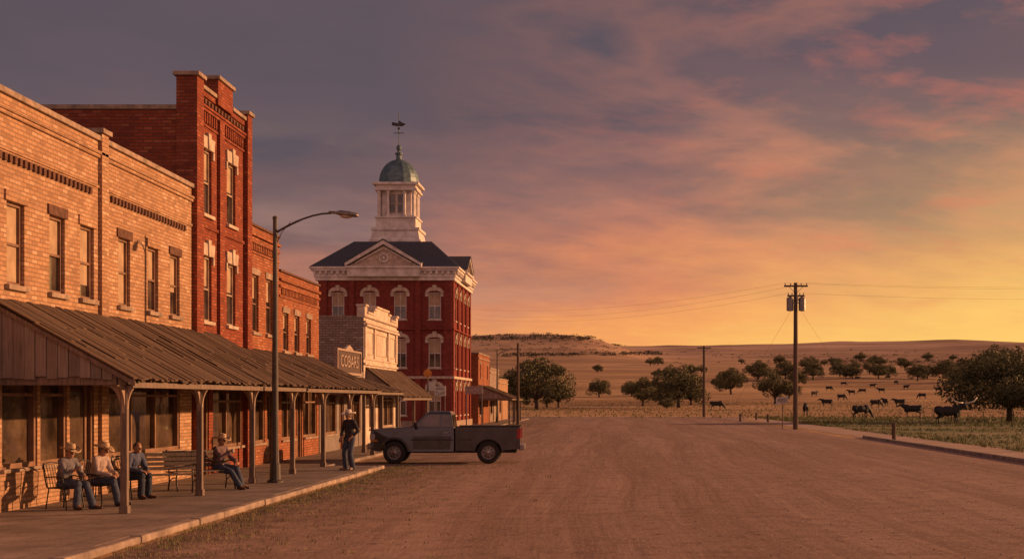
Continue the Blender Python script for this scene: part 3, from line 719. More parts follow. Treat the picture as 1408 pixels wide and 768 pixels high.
for (dx,dy) in ((0,-1),(1,0),(0,1),(-1,0)):
    f=Fr((CX+dx*1.1,cy+dy*1.1,0),(abs(dy),abs(dx),0),(dx,dy,0))
    mb=MB()
    for o in (-.36,.36): f.box(mb,o-.26,o+.26,16.35,17.7,.002,.02)
    W=mb.obj('cupola_window',['glass'],rt)
    mb=MB()
    for o in (-.36,.36):
        f.box(mb,o-.3,o-.262,16.3,17.75,.0,.06);f.box(mb,o+.262,o+.3,16.3,17.75,0,.06);f.box(mb,o-.26,o+.26,17.0,17.05,.022,.05)
        f.box(mb,o-.261,o+.261,17.7,17.75,.0,.058);f.box(mb,o-.261,o+.261,16.3,16.35,.0,.058)
    mb.obj('frame',['cream'],W)
mb=MB(); mb.lathe((CX,cy,0),[(1.6,18.603),(1.6,18.72),(1.54,18.76)]+[(1.54*math.cos(t*math.pi/2/9)+.0,18.76+1.8*math.sin(t*math.pi/2/9)) for t in range(1,9)]+[(.16,20.55)],16)
mb.obj('dome',['copper'],rt)
mb=MB(); mb.lathe((CX,cy,0),[(.3,20.45),(.22,20.6),(.2,20.9),(.3,20.95),(.3,21.05),(.12,21.12),(.1,21.25)],12); mb.ball((CX,cy,21.45),(.2,.2,.25)); mb.tube([(CX,cy,21.6),(CX,cy,24.2)],.03,6)
mb.obj('finial',['copper'],rt)
mb=MB(); mb.tube([(CX-.4,cy,22.6),(CX+.4,cy,22.6)],.025,6); mb.tube([(CX,cy-.4,22.6),(CX,cy+.4,22.6)],.025,6)
mb.prism([(CX-.55,cy-.015,23.2),(CX-.15,cy-.015,23.12),(CX+.3,cy-.015,23.12),(CX+.55,cy-.015,23.3),(CX+.3,cy-.015,23.38),(CX+.05,cy-.015,23.55),(CX-.1,cy-.015,23.35),(CX-.5,cy-.015,23.45)],(0,.03,0)); mb.ball((CX,cy,22.95),(.1,.1,.1))
mb.obj('weathervane',['metal'],rt)

# --- buildings past courthouse
def small(u0,u1,H,mt,label,X=-10.9):
    F=Fr((X,0,0),(0,1,0),(1,0,0))
    rt=root('shop_building',label,'building',(X-4,(u0+u1)/2,0),world=True)
    ops=[(u0+.8,u0+3,.8,2.5),(u0+3.5,u0+4.5,.12,2.4)]+([(u-.4,u+.4,H-1.9,H-.8) for u in (u0+2,u1-2)] if H>5 else [])
    mb=MB(); F.wall(mb,u0,u1,0,H,ops); shell(F,mb,u0,u1,H,8); mb.obj('wall',[mt,'roofdk'],rt)
    shopwin(F,rt,*ops[0]); door(F,rt,*ops[1])
    if H>5:
        for u in (u0+2,u1-2): window(F,rt,u,H-1.9,.8,1.1)
    capping(F,rt,u0,u1,H,8,'cap'); courses(F,rt,u0+.01,u1-.01,[(H-.4,.1,.08)],'cap')
small(113.6,124,5.9,'orange','small brick shop beside the courthouse')
small(124.2,134,4.9,'white_brick','pale painted shop at the end of the street')
small(134.2,146,4.1,'tan','low tan brick shop at the street end')
porch(114,124,-8.4,3.3,2.35,[114.3,119,123.7],'plank awning at the far shops',xw=-10.88,brk=None)
porch(125,133,-8.7,3.0,2.3,[125.3,132.7],'small awning at the last shops',xw=-10.88,brk=None)

# ------------------------------------------------------------------ street lamp
def lamp(loc,h,arm,label,mt='lampm',rt_=0):
    rt=root('street_lamp',label,'street lamp',loc,rt_)
    mb=MB(); mb.lathe((0,0,0),[(.2,0),(.2,.05),(.14,.08),(.13,.45),(.1,.5),(.085,1.2),(.055,h)],12); mb.lathe((0,0,0),[(.066,h),(.066,h+.05),(.02,h+.08)],12); mb.obj('pole',[mt],rt,smooth=False)
    pts=[(0,0,h-.35)]+[(arm*t,0,h-.35+.5*math.sin(t*math.pi*.5)**.95) for t in (.1,.22,.36,.5,.66,.82,1)]
    mb=MB(); mb.tube(pts,[.028]*4+[.023]*4,8); mb.tube([(0,0,h-.7),(arm*.12,0,h-.32),(arm*.28,0,h-.06)],.01,6); mb.obj('arm',[mt],rt,smooth=True)
    z=h-.35+.5
    mb=MB(); x=arm
    secs=[(-.08,.04,.035),(.1,.06,.05),(.22,.13,.085),(.42,.16,.09),(.6,.11,.07),(.66,.04,.035)]
    vs=[];N=10
    for sx,w,hh in secs:
        for i in range(N): a=2*math.pi*i/N; vs.append((x+sx,w*math.cos(a),z+.01-sx*.12+hh*math.sin(a)*(1 if math.sin(a)>0 else .6)))
    mb.add(vs,[(i*N+k,i*N+(k+1)%N,(i+1)*N+(k+1)%N,(i+1)*N+k) for i in range(len(secs)-1) for k in range(N)]+[tuple(range(N)),tuple(range((len(secs)-1)*N,len(secs)*N))])
    mb.obj('lamp_head',['steel'],rt,smooth=True)
    mb=MB(); mb.ball((x+.36,0,z-.075),(.17,.11,.06)); mb.obj('lamp_lens',['lens'],rt,smooth=True)
    return rt
lamp((-8.36,34.4,.12),6.55,1.42,'tall dark steel street lamp with curved arm')
lamp((-10.2,124,.12),6.4,1.6,'distant street lamp with curved arm near far shops')

# ------------------------------------------------------------------ utility poles
def upole(x,y,h,label,trans=False,arms=1,mt='pole'):
    z=zg(x,y); rt=root('utility_pole',label,'utility pole',(x,y,z))
    mb=MB(); mb.tube([(0,0,-.2),(0,0,h*.5),(0,0,h)],[.19,.16,.13],12); mb.obj('pole',[mt],rt,smooth=False)
    for i in range(arms):
        zz=h-.25-.7*i; w=.85 if i==0 else .62
        mb=MB(); mb.box(-w,w,-.22,-.13,zz-.06,zz+.06); A=mb.obj('crossarm',[mt],rt)
        mb=MB(); mb.tube([(-w*.6,-.2,zz-.05),(0,-.17,zz-.55)],.018,5); mb.tube([(w*.6,-.2,zz-.05),(0,-.17,zz-.55)],.018,5); mb.obj('brace',['metal'],rt)
        for xx in (-w+.08,-w*.45,w*.45,w-.08):
            mb=MB(); mb.lathe((xx,-.17,zz+.06),[(.02,0),(.05,.03),(.03,.08),(.055,.11),(.02,.17)],8); mb.obj('insulator',['signw'],A)
    if trans:
        for xx in (-.42,.45):
            mb=MB(); mb.lathe((xx,-.12,h-2.05),[(.12,0),(.25,.04),(.25,.9),(.2,.98),(.06,1.02),(.05,1.15)],14); mb.box(min(xx,0),max(xx,0),-.16,-.1,h-1.5,h-1.42); mb.obj('transformer',['steel'],rt,smooth=False)
        mb=MB(); mb.lathe((.1,-.3,h-1.35),[(.03,0),(.06,.05),(.06,.35),(.02,.4)],8); mb.obj('fuse_switch',['signw'],rt)
    return rt
upole(13.3,99.5,10.55,'tall timber utility pole carrying two grey transformers',True,2)
upole(11.25,167,8.6,'plain timber utility pole with one crossarm')
rt=root('utility_pole','thin bare timber pole at the road edge','utility pole',(-8.0,119,0)); mb=MB(); mb.tube([(0,0,0),(0,0,7)],[.14,.1],10); mb.obj('pole',['pole'],rt)
def wire(a,b,sag,label,r=.006):
    mb=MB(); a=V(a);b=V(b); mb.tube([a+(b-a)*t/18-V((0,0,sag*4*(t/18)*(1-t/18))) for t in range(19)],r,4); top(mb.obj('power_line',['wire'],uv=False),label,'cable',group='power lines')
wire((12.5,99.33,10.52),(-18,150,12.2),1.1,'thin overhead cable slung from pole')
wire((14.1,99.33,10.52),(-18,152,11.7),1.3,'thin overhead cable slung from pole')
wire((12.75,99.33,9.78),(-18,149,11.1),1.2,'thin overhead cable slung from pole')
wire((14.1,99.33,10.52),(60,100,11.2),.6,'thin overhead cable slung from pole')
wire((12.5,99.33,10.52),(60,101,11.2),.7,'thin overhead cable slung from pole')
wire((13.85,99.33,9.78),(60,99,10.6),.8,'thin overhead cable slung from pole')
wire((13.25,99.6,9.0),(9.6,118,.1),0,'taut guy wire anchoring pole to ground')
wire((13.4,99.6,9.0),(22.6,118,.1),0,'taut guy wire anchoring pole to ground')

# ------------------------------------------------------------------ small street things
def post_(x,y,h,r=.09):
    rt=root('bollard','short weathered timber marker post beside the path','bollard',(x,y,zg(x,y)),group='timber marker posts')
    mb=MB(); mb.lathe((0,0,0),[(r,0),(r*.98,h*.8),(r*1.02,h-.03),(r*.7,h)],10); mb.obj('post',['pole'],rt)
post_(14.75,72,.95,.11); 
for px,py in ((1018,579),(1056,580),(1040,577)):
    q=ray_ground(px,py); post_(q.x,q.y,.75,.12)
rt=root('roadside_sign','small white tilted sign board on a thin post','sign',(12.55,101,0))
mb=MB(); mb.tube([(0,0,0),(0,0,2.3)],.04,8); mb.obj('post',['postw'],rt)
mb=MB(); mb.prism([(-.5,-.08,1.78),(.42,-.08,1.9),(.4,-.08,2.4),(-.48,-.08,2.3)],(0,.03,0)); P=mb.obj('sign_panel',['signw'],rt)
mb=MB(); mb.box(-.38,.3,-.088,-.082,2.12,2.18); mb.box(-.38,.2,-.088,-.082,1.98,2.03); mb.obj('lettering',['signd'],P)
def board(x,y,w,z0,z1,label,red=True,style=0):
    rt=root('street_sign',label,'sign',(x,y,0.1))
    for s in (-1,1):
        mb=MB(); mb.box(s*(w/2-.08)-.04,s*(w/2-.08)+.04,-.04,.04,0,z1-.05); mb.obj('post',['postw'],rt)
    mb=MB(); mb.box(-w/2,w/2,-.1,-.045,z0-.1,z1-.1); P=mb.obj('sign_panel',['signf' if red else 'signw'],rt,bevel=.01)
    mb=MB()
    rows=2 if z1-z0<.9 else 3
    for r_ in range(rows):
        xx=-w/2+.12; zz=z1-.1-(r_+.8)*(z1-z0)/(rows+.2)
        hh=(z1-z0)/(rows+.2)*.55
        while xx<w/2-.16:
            ww=random.uniform(.05,.11)
            mb.box(xx,xx+.025,-.108,-.101,zz,zz+hh); k=zz+random.choice([0,hh*.4,hh*.75]); mb.box(xx+.025,xx+ww,-.108,-.101,k,k+hh*.24)
            xx+=ww+.035
    mb.obj('lettering',['signr' if red else 'signd'],P)
board(-9.6,97,1.25,2.55,3.1,'pale sign with red lettering on posts by courthouse')
board(-12.1,98,.8,2.4,3.1,'small pale notice board on posts by courthouse',False)
rt=root('hanging_sign','tall post with small round orange and white sign','sign',(-12.6,95,.06))
mb=MB(); mb.tube([(0,0,0),(0,0,4.3)],.05,8); mb.tube([(0,0,3.4),(.55,0,3.4)],.02,6); mb.obj('post',['postw'],rt)
mb=MB(); mb.lathe((0,-.1,3.9),[(.28,0),(.28,.04)],16,0,'Y'); mb.obj('round_panel',['amber'],rt)
mb=MB(); mb.box(.08,.5,-.02,.02,2.7,3.35); mb.obj('sign_panel',['signw'],rt)
rt=root('wire_fence','low timber post and wire fence by pasture','fence',(40,136,0),world=True)
for i in range(9):
    mb=MB(); x=30+i*3.2; mb.tube([(x,134+i*.6,0),(x+random.uniform(-.05,.05),134+i*.6,1.0)],[.05,.045],7); mb.obj('post',['pole'],rt)
for z in (.45,.9):
    mb=MB(); mb.tube([(30,134,z),(30+8*3.2,134+8*.6,z)],.006,4); mb.obj('wire',['wire'],rt)

# ------------------------------------------------------------------ bench / chair
def bench(loc,rot,label,L=1.35):
    rt=root('bench',label,'bench',loc,rot)
    mb=MB()
    for i in range(5): x=.08+i*.088; mb.box(x,x+.07,-L/2,L/2,.42,.447)
    mb.obj('seat',['postw'],rt,bevel=.006)
    mb=MB()
    for i in range(4):
        z=.52+i*.1; x=.03-.03*i; mb.hexa([(x-.012,-L/2,z),(x+.012,-L/2,z),(x+.012,L/2,z),(x-.012,L/2,z),(x-.035,-L/2,z+.075),(x-.012,-L/2,z+.075),(x-.012,L/2,z+.075),(x-.035,L/2,z+.075)])
    mb.obj('backrest',['postw'],rt)
    for s in (-1,1):
        y=s*(L/2-.1); mb=MB()
        mb.tube([(.5,y,0),(.46,y,.12),(.42,y,.3),(.48,y,.41),(.5,y,.41)],.018,8)
        mb.tube([(.0,y,0),(.06,y,.2),(.05,y,.41),(-.1,y,.92)],.018,8); mb.tube([(.06,y,.2),(.25,y,.3),(.42,y,.3)],.012,6); mb.tube([(.02,y,.41),(.5,y,.41)],.014,6)
        mb.tube([(.0,y,.62),(.2,y,.66),(.42,y,.64),(.47,y,.58),(.44,y,.42)],.015,8)
        mb.obj('leg',['metal'],rt,smooth=True)
def chair(loc,rot,label):
    rt=root('chair',label,'chair',loc,rot)
    mb=MB(); mb.box(-.22,.22,-.23,.23,.39,.415)
    mb.obj('seat',['black'],rt,bevel=.01)
    mb=MB()
    for i in range(7): y=-.2+i*.066; mb.tube([(-.22,y,.41),(-.27,y,.62),(-.33,y,.83)],.007,5)
    mb.tube([(-.22,-.23,.41),(-.28,-.235,.65),(-.34,-.2,.85),(-.35,0,.88),(-.34,.2,.85),(-.28,.235,.65),(-.22,.23,.41)],.013,8)
    mb.obj('backrest',['black'],rt)
    for x,y in ((-.2,-.2),(-.2,.2),(.2,-.2),(.2,.2)):
        mb=MB(); mb.tube([(x,y,.39),(x*1.25,y*1.15,0)],.013,7); mb.obj('leg',['black'],rt)
    for s in (-1,1):
        mb=MB(); mb.tube([(-.27,s*.23,.6),(.0,s*.25,.62),(.18,s*.25,.59),(.2,s*.24,.41)],.013,7); mb.obj('armrest',['black'],rt)

# ------------------------------------------------------------------ people
def ik(a,b,l1,l2,pole):
    a=V(a);b=V(b);d=b-a;L=min(d.length,(l1+l2)*.995); n=d.normalized(); b=a+n*L
    x=(l1*l1-l2*l2+L*L)/(2*L); h=math.sqrt(max(0,l1*l1-x*x)); p=V(pole); p=(p-n*p.dot(n)).normalized()
    return a+n*x+p*h,b
def person(label,loc,rot,hipz,lean,feet,hands,shirt,jeans,hat='straw',headyaw=0,headpitch=0,scale=1,spread=.09,poleK=(1,0,.6),rolled=False,curl=0.):
    rt=root('person',label,'person',loc,rot,scale=scale)
    P=V((0,0,hipz)); sd=V((-math.sin(lean),0,math.cos(lean))); l2=lean-curl; sd2=V((-math.sin(l2),0,math.cos(l2)))
    def RR(l): 
        s_=V((-math.sin(l),0,math.cos(l))); f_=V((math.cos(l),0,math.sin(l))); return Matrix((f_,V((0,1,0)),s_)).transposed()
    R=RR(lean);R2=RR(l2)
    mid=P+sd*.17; chest=mid+sd2*.17; nb=mid+sd2*.32; hc=nb+V((.045+math.sin(headpitch)*.06,0,.145))
    HR=Matrix.Rotation(headyaw,3,'Z')@Matrix.Rotation(headpitch,3,'Y')
    sh={};el={};wr={};hp={};kn={};an={}
    for s in (-1,1):
        sh[s]=mid+sd2*.28+V((.01,s*.175,0)); e,w=ik(sh[s],V(hands[s]),.29,.255,(-.5,s*.7,-.6)); el[s]=e;wr[s]=w
        hp[s]=P+V((0,s*spread,-.02)); f=V(feet[s]); k,a=ik(hp[s],f+V((0,0,.09)),.44,.42,poleK); kn[s]=k;an[s]=a
    fd={s:V((1,s*.25,0)).normalized() for s in (-1,1)}
    def torso(mb,g):
        mb.ball(P+sd*.02,(.115+g,.165+g,.12+g),R); mb.ball(mid,(.118+g,.145+g,.14+g),R); mb.ball(chest,(.12+g,.17+g,.16+g),R2)
        mb.tube([sh[-1],mid+sd2*.29,sh[1]],[.062+g,.075+g,.062+g],10,0,True)
    def arms(mb,g,t=1):
        for s in (-1,1): 
            w=el[s]+(wr[s]-el[s])*t
            mb.tube([sh[s],sh[s]+(el[s]-sh[s])*.4,el[s],w],[.054+g,.05+g,.041+g,.03+g+(.004 if t<1 else 0)],10,0,True)
    def legs(mb,g,hem=0):
        for s in (-1,1):
            m=hp[s]+(kn[s]-hp[s])*.45; c=kn[s]+(an[s]-kn[s])*.35
            mb.tube([hp[s],m,kn[s],c,an[s]],[.09+g,.078+g,.057+g,.055+g,.038+g+hem],10,0,True)
    mb=MB(); torso(mb,0); arms(mb,0); legs(mb,0)
    mb.tube([nb-sd2*.06,nb+V((.01,0,.03)),hc-V((.01,0,.06))],[.065,.055,.052],10,0,True)
    h=lambda x,y,z: hc+HR@V((x,y,z))
    mb.ball(hc+V((0,0,.02)),(.095,.076,.105),HR,16,12); mb.ball(h(.03,0,-.05),(.062,.056,.065),HR); mb.ball(h(.055,0,-.085),(.032,.035,.025),HR)
    mb.tube([h(.09,0,.02),h(.112,0,-.02)],[.01,.016],8,0,True)
    mb.ball(h(.082,0,.03),(.016,.055,.01),HR); mb.ball(h(.086,0,-.055),(.012,.027,.012),HR); 
    for s in (-1,1): mb.ball(h(0,s*.078,-.005),(.02,.01,.032),HR); mb.ball(h(.07,s*.035,-.02),(.02,.02,.018),HR)
    for s in (-1,1):
        hd=(wr[s]-el[s]).normalized(); side=V((0,-s,0)); side=(side-hd*side.dot(hd)).normalized(); pn=hd.cross(side)*s
        if pn.z>0: pn=-pn
        Rh=Matrix((hd,side,pn)).transposed(); W=wr[s]
        mb.ball(W+hd*.05,(.055,.04,.017),Rh)
        for i,l in ((-1.5,.8),(-.5,.95),(.5,1),(1.5,.9)):
            p=W+hd*.085+side*i*.0215; pts=[W+hd*.05+side*i*.018,p]; d_=hd.copy()
            for q,ln in enumerate((.036,.026,.02)):
                ax=hd.cross(pn); d_=(d_*math.cos(.5)+pn*math.sin(.5)) if q==0 else (Matrix.Rotation(.5,3,ax)@d_)
                p=p+d_.normalized()*ln*l; pts.append(p)
            mb.tube(pts,[.0095,.0095,.009,.008,.007],6,0,True)
        mb.tube([W+hd*.025+side*.025,W+hd*.05+side*.052+pn*.01,W+hd*.08+side*.06+pn*.022],[.013,.011,.009],6,0,True)
    for s in (-1,1): mb.tube([an[s],V(feet[s])+V((0,0,.05))+fd[s]*.14],[.04,.03],8,0,True)
    B=mb.obj('body',['skin'],rt,remesh=.0065,uv=False,smoothit=2)
    mb=MB()
    for s in (-1,1): mb.ball(h(.084,s*.033,.004),(.009,.013,.008),HR,8,6)
    mb.obj('eyes',['eye'],B,smooth=True,uv=False)
    mb=MB(); mb.ball(h(-.022,0,.022),(.09,.083,.1),HR,16,12); mb.obj('hair',['hair'],B,smooth=True,uv=False)
    mb=MB(); torso(mb,.018); arms(mb,.018,.62 if rolled else .97); mb.tube([nb-sd2*.06,nb+sd2*.005],[.08,.07],10,0,True); mb.obj('shirt',[shirt],B,remesh=.013,uv=False)
    mb=MB(); mb.ball(P+sd*.0,(.134,.184,.115),R); legs(mb,.022,.02); mb.obj('jeans',[jeans],B,remesh=.013,uv=False)
    mb=MB(); N=20; c=P+sd*.1
    vs=[c+R@V((.142*math.cos(2*math.pi*i/N),.17*math.sin(2*math.pi*i/N),z)) for z in (-.02,.02) for i in range(N)]
    mb.add(vs,[(i,(i+1)%N,N+(i+1)%N,N+i) for i in range(N)]); mb.obj('belt',['leather'],B,uv=False)
    for s in (-1,1):
        f=V(feet[s]); mb=MB(); t=fd[s]
        mb.tube([f-t*.05+V((0,0,.045)),f+t*.08+V((0,0,.045)),f+t*.19+V((0,0,.032))],[.045,.047,.03],8,0,True); mb.tube([f+V((0,0,.05)),an[s]+(kn[s]-an[s])*.25],[.05,.055],8,0,True)
        mb.ball(f-t*.05+V((0,0,.015)),(.035,.032,.015)); mb.obj('boot',['leather'],B,remesh=.012,uv=False)
    if hat:
        mb=MB(); c=h(-.005,0,.062); N=28
        prof=[(1.0,.0),(1.35,.002),(1.75,.012),(2.15,.03)]
        vs=[]
        for f_,z in prof[::-1]:
            for i in range(N):
                a=2*math.pi*i/N; rx,ry=.108*f_,.088*f_; zz=z*1.8*abs(math.sin(a))**1.5-(.02*(f_-1) if abs(math.cos(a))>.7 else 0)
                vs.append(c+HR@V((rx*math.cos(a),ry*math.sin(a),zz)))
        for f_,z in ((.98,.03),(.94,.075),(.84,.118),(.6,.132),(.25,.105)):
            for i in range(N): a=2*math.pi*i/N; vs.append(c+HR@V((.108*f_*math.cos(a),.09*f_*math.sin(a),z)))
        n=9; mb.add(vs,[(i*N+k,i*N+(k+1)%N,(i+1)*N+(k+1)%N,(i+1)*N+k) for i in range(n-1) for k in range(N)]+[tuple(range((n-1)*N,n*N))])
        H=mb.obj('hat',[hat],B,smooth=True,uv=False); sm=H.modifiers.new('s','SOLIDIFY'); sm.thickness=.005
        mb=MB(); vs=[c+HR@V((.111*math.cos(2*math.pi*i/N),.093*math.sin(2*math.pi*i/N),z)) for z in (.006,.034) for i in range(N)]
        mb.add(vs,[(i,(i+1)%N,N+(i+1)%N,N+i) for i in range(N)]); mb.obj('hat_band',['leather'],H,uv=False)
    return rt,wr
def place_cup(loc,rot,p,label='small white drinking cup held in a hand'):
    q=V(loc)+Matrix.Rotation(rot,3,'Z')@V(p)
    rt=root('cup',label,'cup',q); mb=MB(); mb.lathe((0,0,0),[(.028,0),(.037,.1),(.034,.1),(.026,.012)],14); mb.obj('cup_body',['cup'],rt,smooth=True)
SZ=.12
a=math.radians
SC=.94
loc=(-10.35,26.2,SZ); rr=a(-22)
chair(loc,rr,'black metal armchair on the sidewalk with man seated')
person('man in straw hat, grey shirt, jeans, seated holding cup',loc,rr,.52,.14,{-1:(.44,-.15,0),1:(.56,.16,0)},{-1:(.32,-.05,.8),1:(.38,.13,.66)},'shirtg','denim','straw',a(-8),.18,scale=SC,curl=.46,rolled=True)
place_cup(loc,rr,(.4,-.02,.73))
loc=(-10.05,27.1,SZ); rr=a(-16); chair(loc,rr,'black metal armchair beside the first seated man')
person('man in straw hat and pale shirt, seated, hands in lap',loc,rr,.52,.2,{-1:(.56,-.12,0),1:(.42,.2,0)},{-1:(.38,-.13,.64),1:(.36,.07,.66)},'shirtw','denim','straw',a(18),.28,scale=SC,curl=.46)
loc=(-10.08,29.0,SZ); rr=a(-25); chair(loc,rr,'black metal armchair near the wooden bench')
person('bareheaded person in dark blue shirt, seated leaning forward',loc,rr,.52,-.05,{-1:(.45,-.15,0),1:(.38,.14,0)},{-1:(.4,-.1,.62),1:(.42,.08,.64)},'shirtb','denimd',None,a(0),.2,scale=SC,curl=.38)
bench((-9.8,30.4,SZ),a(-62),'slatted wooden bench with curled iron legs')
BL=V((-9.55,31.9,SZ)); br=a(-48); bench(BL,br,'slatted wooden bench with a man sitting at its end',1.6)
loc=BL+Matrix.Rotation(br,3,'Z')@V((.2,.45,0)); rr=a(-22)
person('man in plaid shirt and jeans seated on bench, holding drink',loc,rr,.55,.22,{-1:(.68,-.1,0),1:(.54,.16,0)},{-1:(.32,-.06,.9),1:(.42,.1,.68)},'shirtp','denim','straw',a(0),.1,scale=SC,curl=.42)
place_cup(loc,rr,(.4,-.03,.83))
person('standing man in white cowboy hat, dark shirt and blue jeans',(-7.62,40.3,SZ),a(235),.95,.0,{-1:(.03,-.13,0),1:(.0,.13,0)},{-1:(.13,-.24,.95),1:(.14,.22,.98)},'shirtd','denim','felt',a(0),.1,poleK=(1,0,0),rolled=True,curl=-.03)

# ------------------------------------------------------------------ pickup truck
TR=root('pickup_truck','dark grey single cab pickup truck parked across street','pickup truck',(-5.62,47.6,.006),a(2))
def arch(cx,cz,r,n=12,zb=.42):
    a0=math.asin(max(-1,min(1,(zb-cz)/r))); 
    return [(cx+r*math.cos(a0+(math.pi-2*a0)*i/n),cz+r*math.sin(a0+(math.pi-2*a0)*i/n)) for i in range(n+1)]
def ext(mb,poly,y0,y1,m=0): mb.prism([(x-2.575,y0,z) for x,z in poly],(0,y1-y0,0),m)
low=[(.14,.45),(.05,.6),(.04,1.02),(.07,1.11),(.16,1.15),(.5,1.18),(.9,1.2),(1.36,1.23),(2.86,1.23),(2.86,.4),(1.36,.4)]+arch(.85,.38,.47,12,.42)
def tapered(poly,half):
    mb=MB(); n=len(poly); vs=[]
    for y in (-half,-half+.05,half-.05,half):
        for x,z in poly:
            yy=y; zz=z
            if z>.95: yy=y*(1-.08*(z-.95)/.28)
            if abs(y)<half-.01 and z>1.0 and x<1.37: zz=z+.02
            vs.append((x-2.575,yy,zz))
    fs=[tuple(range(n))[::-1],tuple(range(3*n,4*n))]
    for L in range(3):
        for i in range(n): fs.append((L*n+i,L*n+(i+1)%n,(L+1)*n+(i+1)%n,(L+1)*n+i))
    mb.add(vs,fs); return mb
mb=tapered(low,.93); BODY=mb.obj('body',['paint'],TR,bevel=.022)
mb=MB()
def gh(mb,x0,x1,X0,X1,z0,z1,w0,w1,m=0):
    mb.hexa([(x0-2.575,-w0,z0),(x1-2.575,-w0,z0),(x1-2.575,w0,z0),(x0-2.575,w0,z0),(X0-2.575,-w1,z1),(X1-2.575,-w1,z1),(X1-2.575,w1,z1),(X0-2.575,w1,z1)],m)
gh(mb,1.38,2.84,1.9,2.76,1.2,1.7,.84,.72); gh(mb,1.9,2.76,2.02,2.7,1.7,1.77,.72,.62)
mb.obj('cab',['paint'],TR,bevel=.03)
def sidepane(name,pts,s):
    mb=MB(); 
    def P(x,z): t=(z-1.2)/.5; return (x-2.575,s*(.84-.12*t+.006),z)
    mb.quad([P(*p) for p in pts]); return mb.obj(name,['glassd'],TR)
for s in (-1,1):
    sidepane('side_window',[(1.56,1.26),(2.36,1.26),(2.38,1.655),(1.98,1.655)],s); sidepane('side_window',[(2.44,1.26),(2.76,1.26),(2.71,1.655),(2.45,1.655)],s)
mb=MB(); mb.quad([(1.40-2.575,-.74,1.25),(1.40-2.575,.74,1.25),(1.838-2.575,.65,1.67),(1.838-2.575,-.65,1.67)]); mb.obj('windscreen',['glassd'],TR)
mb=MB(); mb.quad([(2.835-2.575+.01,-.7,1.28),(2.835-2.575+.01,.7,1.28),(2.78-2.575+.01,.64,1.64),(2.78-2.575+.01,-.64,1.64)]); mb.obj('rear_window',['glassd'],TR)
side=[(2.9,.42),(2.9,1.24),(5.08,1.24),(5.1,.5),(4.6,.46)]+arch(4.02,.38,.48,12,.44)
for s in (-1,1):
    mb=MB(); ext(mb,side,s*.93,s*.84); mb.obj('bed_side',['paint'],TR,bevel=.018)
    mb=MB(); ext(mb,[(2.91,1.243),(5.07,1.243),(5.07,1.275),(2.91,1.275)],s*.94,s*.83); mb.obj('bed_rail',['black'],TR)
    mb=MB(); ext(mb,[(3.0,.8),(3.46,.8),(3.46,.835),(3.0,.835)],s*.938,s*.929); ext(mb,[(1.4,.8),(2.82,.8),(2.82,.835),(1.4,.835)],s*.952,s*.929); mb.obj('trim_strip',['black'],TR)
    for cx in (.85,4.02):
        mb=MB(); outer=arch(cx,.38,.53,12,.42); inner=arch(cx,.38,.46,12,.42)
        for i in range(12): ext(mb,[inner[i],outer[i],outer[i+1],inner[i+1]],s*.955,s*.9)
        mb.obj('wheel_arch_flare',['paint'],TR)
    mb=MB(); ext(mb,[(1.5,.5),(1.48,.94),(2.76,.94),(2.72,.5)],s*.944,s*.92); D=mb.obj('door',['paint'],TR,bevel=.012)
    mb=MB(); ext(mb,[(2.5,1.03),(2.66,1.03),(2.66,1.07),(2.5,1.07)],s*.945,s*.88); mb.obj('handle',['chrome'],D,bevel=.008)
    mb=MB(); mb.hexa([(1.52-2.575,s*.84,1.22),(1.62-2.575,s*.84,1.22),(1.62-2.575,s*1.1,1.24),(1.52-2.575,s*1.1,1.24),(1.52-2.575,s*.95,1.3),(1.6-2.575,s*.95,1.3),(1.62-2.575,s*1.12,1.42),(1.54-2.575,s*1.12,1.42)]); mb.obj('wing_mirror',['black'],TR,bevel=.02)
    mb=MB(); mb.box(.03-2.575,.2-2.575,s*.62,s*.935,.82,1.0); mb.obj('headlight',['lens'],TR,bevel=.02)
    mb=MB(); mb.box(.05-2.575,.3-2.575,s*.85,s*.942,.76,.81); mb.obj('indicator',['amber'],TR)
    mb=MB(); mb.box(4.98-2.575,5.115-2.575,s*.76,s*.936,.85,1.2); mb.obj('tail_light',['redlens'],TR,bevel=.01)
mb=MB(); mb.box(5.03-2.575,5.09-2.575,-.755,.755,.62,1.23); mb.obj('tailgate',['paint'],TR,bevel=.015)
mb=MB(); mb.box(2.91-2.575,5.02-2.575,-.83,.83,.66,.7); mb.box(2.91-2.575,2.96-2.575,-.83,.83,.702,1.235); mb.box(3.6-2.575,4.45-2.575,.55,.83,.702,.92); mb.box(3.6-2.575,4.45-2.575,-.83,-.55,.702,.92); mb.obj('bed_floor',['black'],TR)
mb=MB(); mb.box(.6-2.575,4.95-2.575,-.5,.5,.36,.64); mb.box(.5-2.575,1.3-2.575,-.75,.75,.42,.9); mb.obj('chassis',['black'],TR)
mb=MB(); mb.box(-.06-2.575,.16-2.575,-.92,.92,.5,.7); mb.obj('front_bumper',['chrome'],TR,bevel=.03)
mb=MB(); mb.box(5.05-2.575,5.24-2.575,-.9,.9,.46,.64); mb.obj('rear_bumper',['chrome'],TR,bevel=.025)
mb=MB(); mb.box(.02-2.575,.06-2.575,-.6,.6,.76,1.03); 
for i in range(3): mb.box(.005-2.575,.025-2.575,-.58,.58,.8+i*.08,.82+i*.08)
mb.obj('grille',['black'],TR)
mb=MB(); mb.tube([(1.3-2.575,-.6,1.2),(1.3-2.575,-.6,1.9)],.004,5); mb.obj('antenna',['metal'],TR)
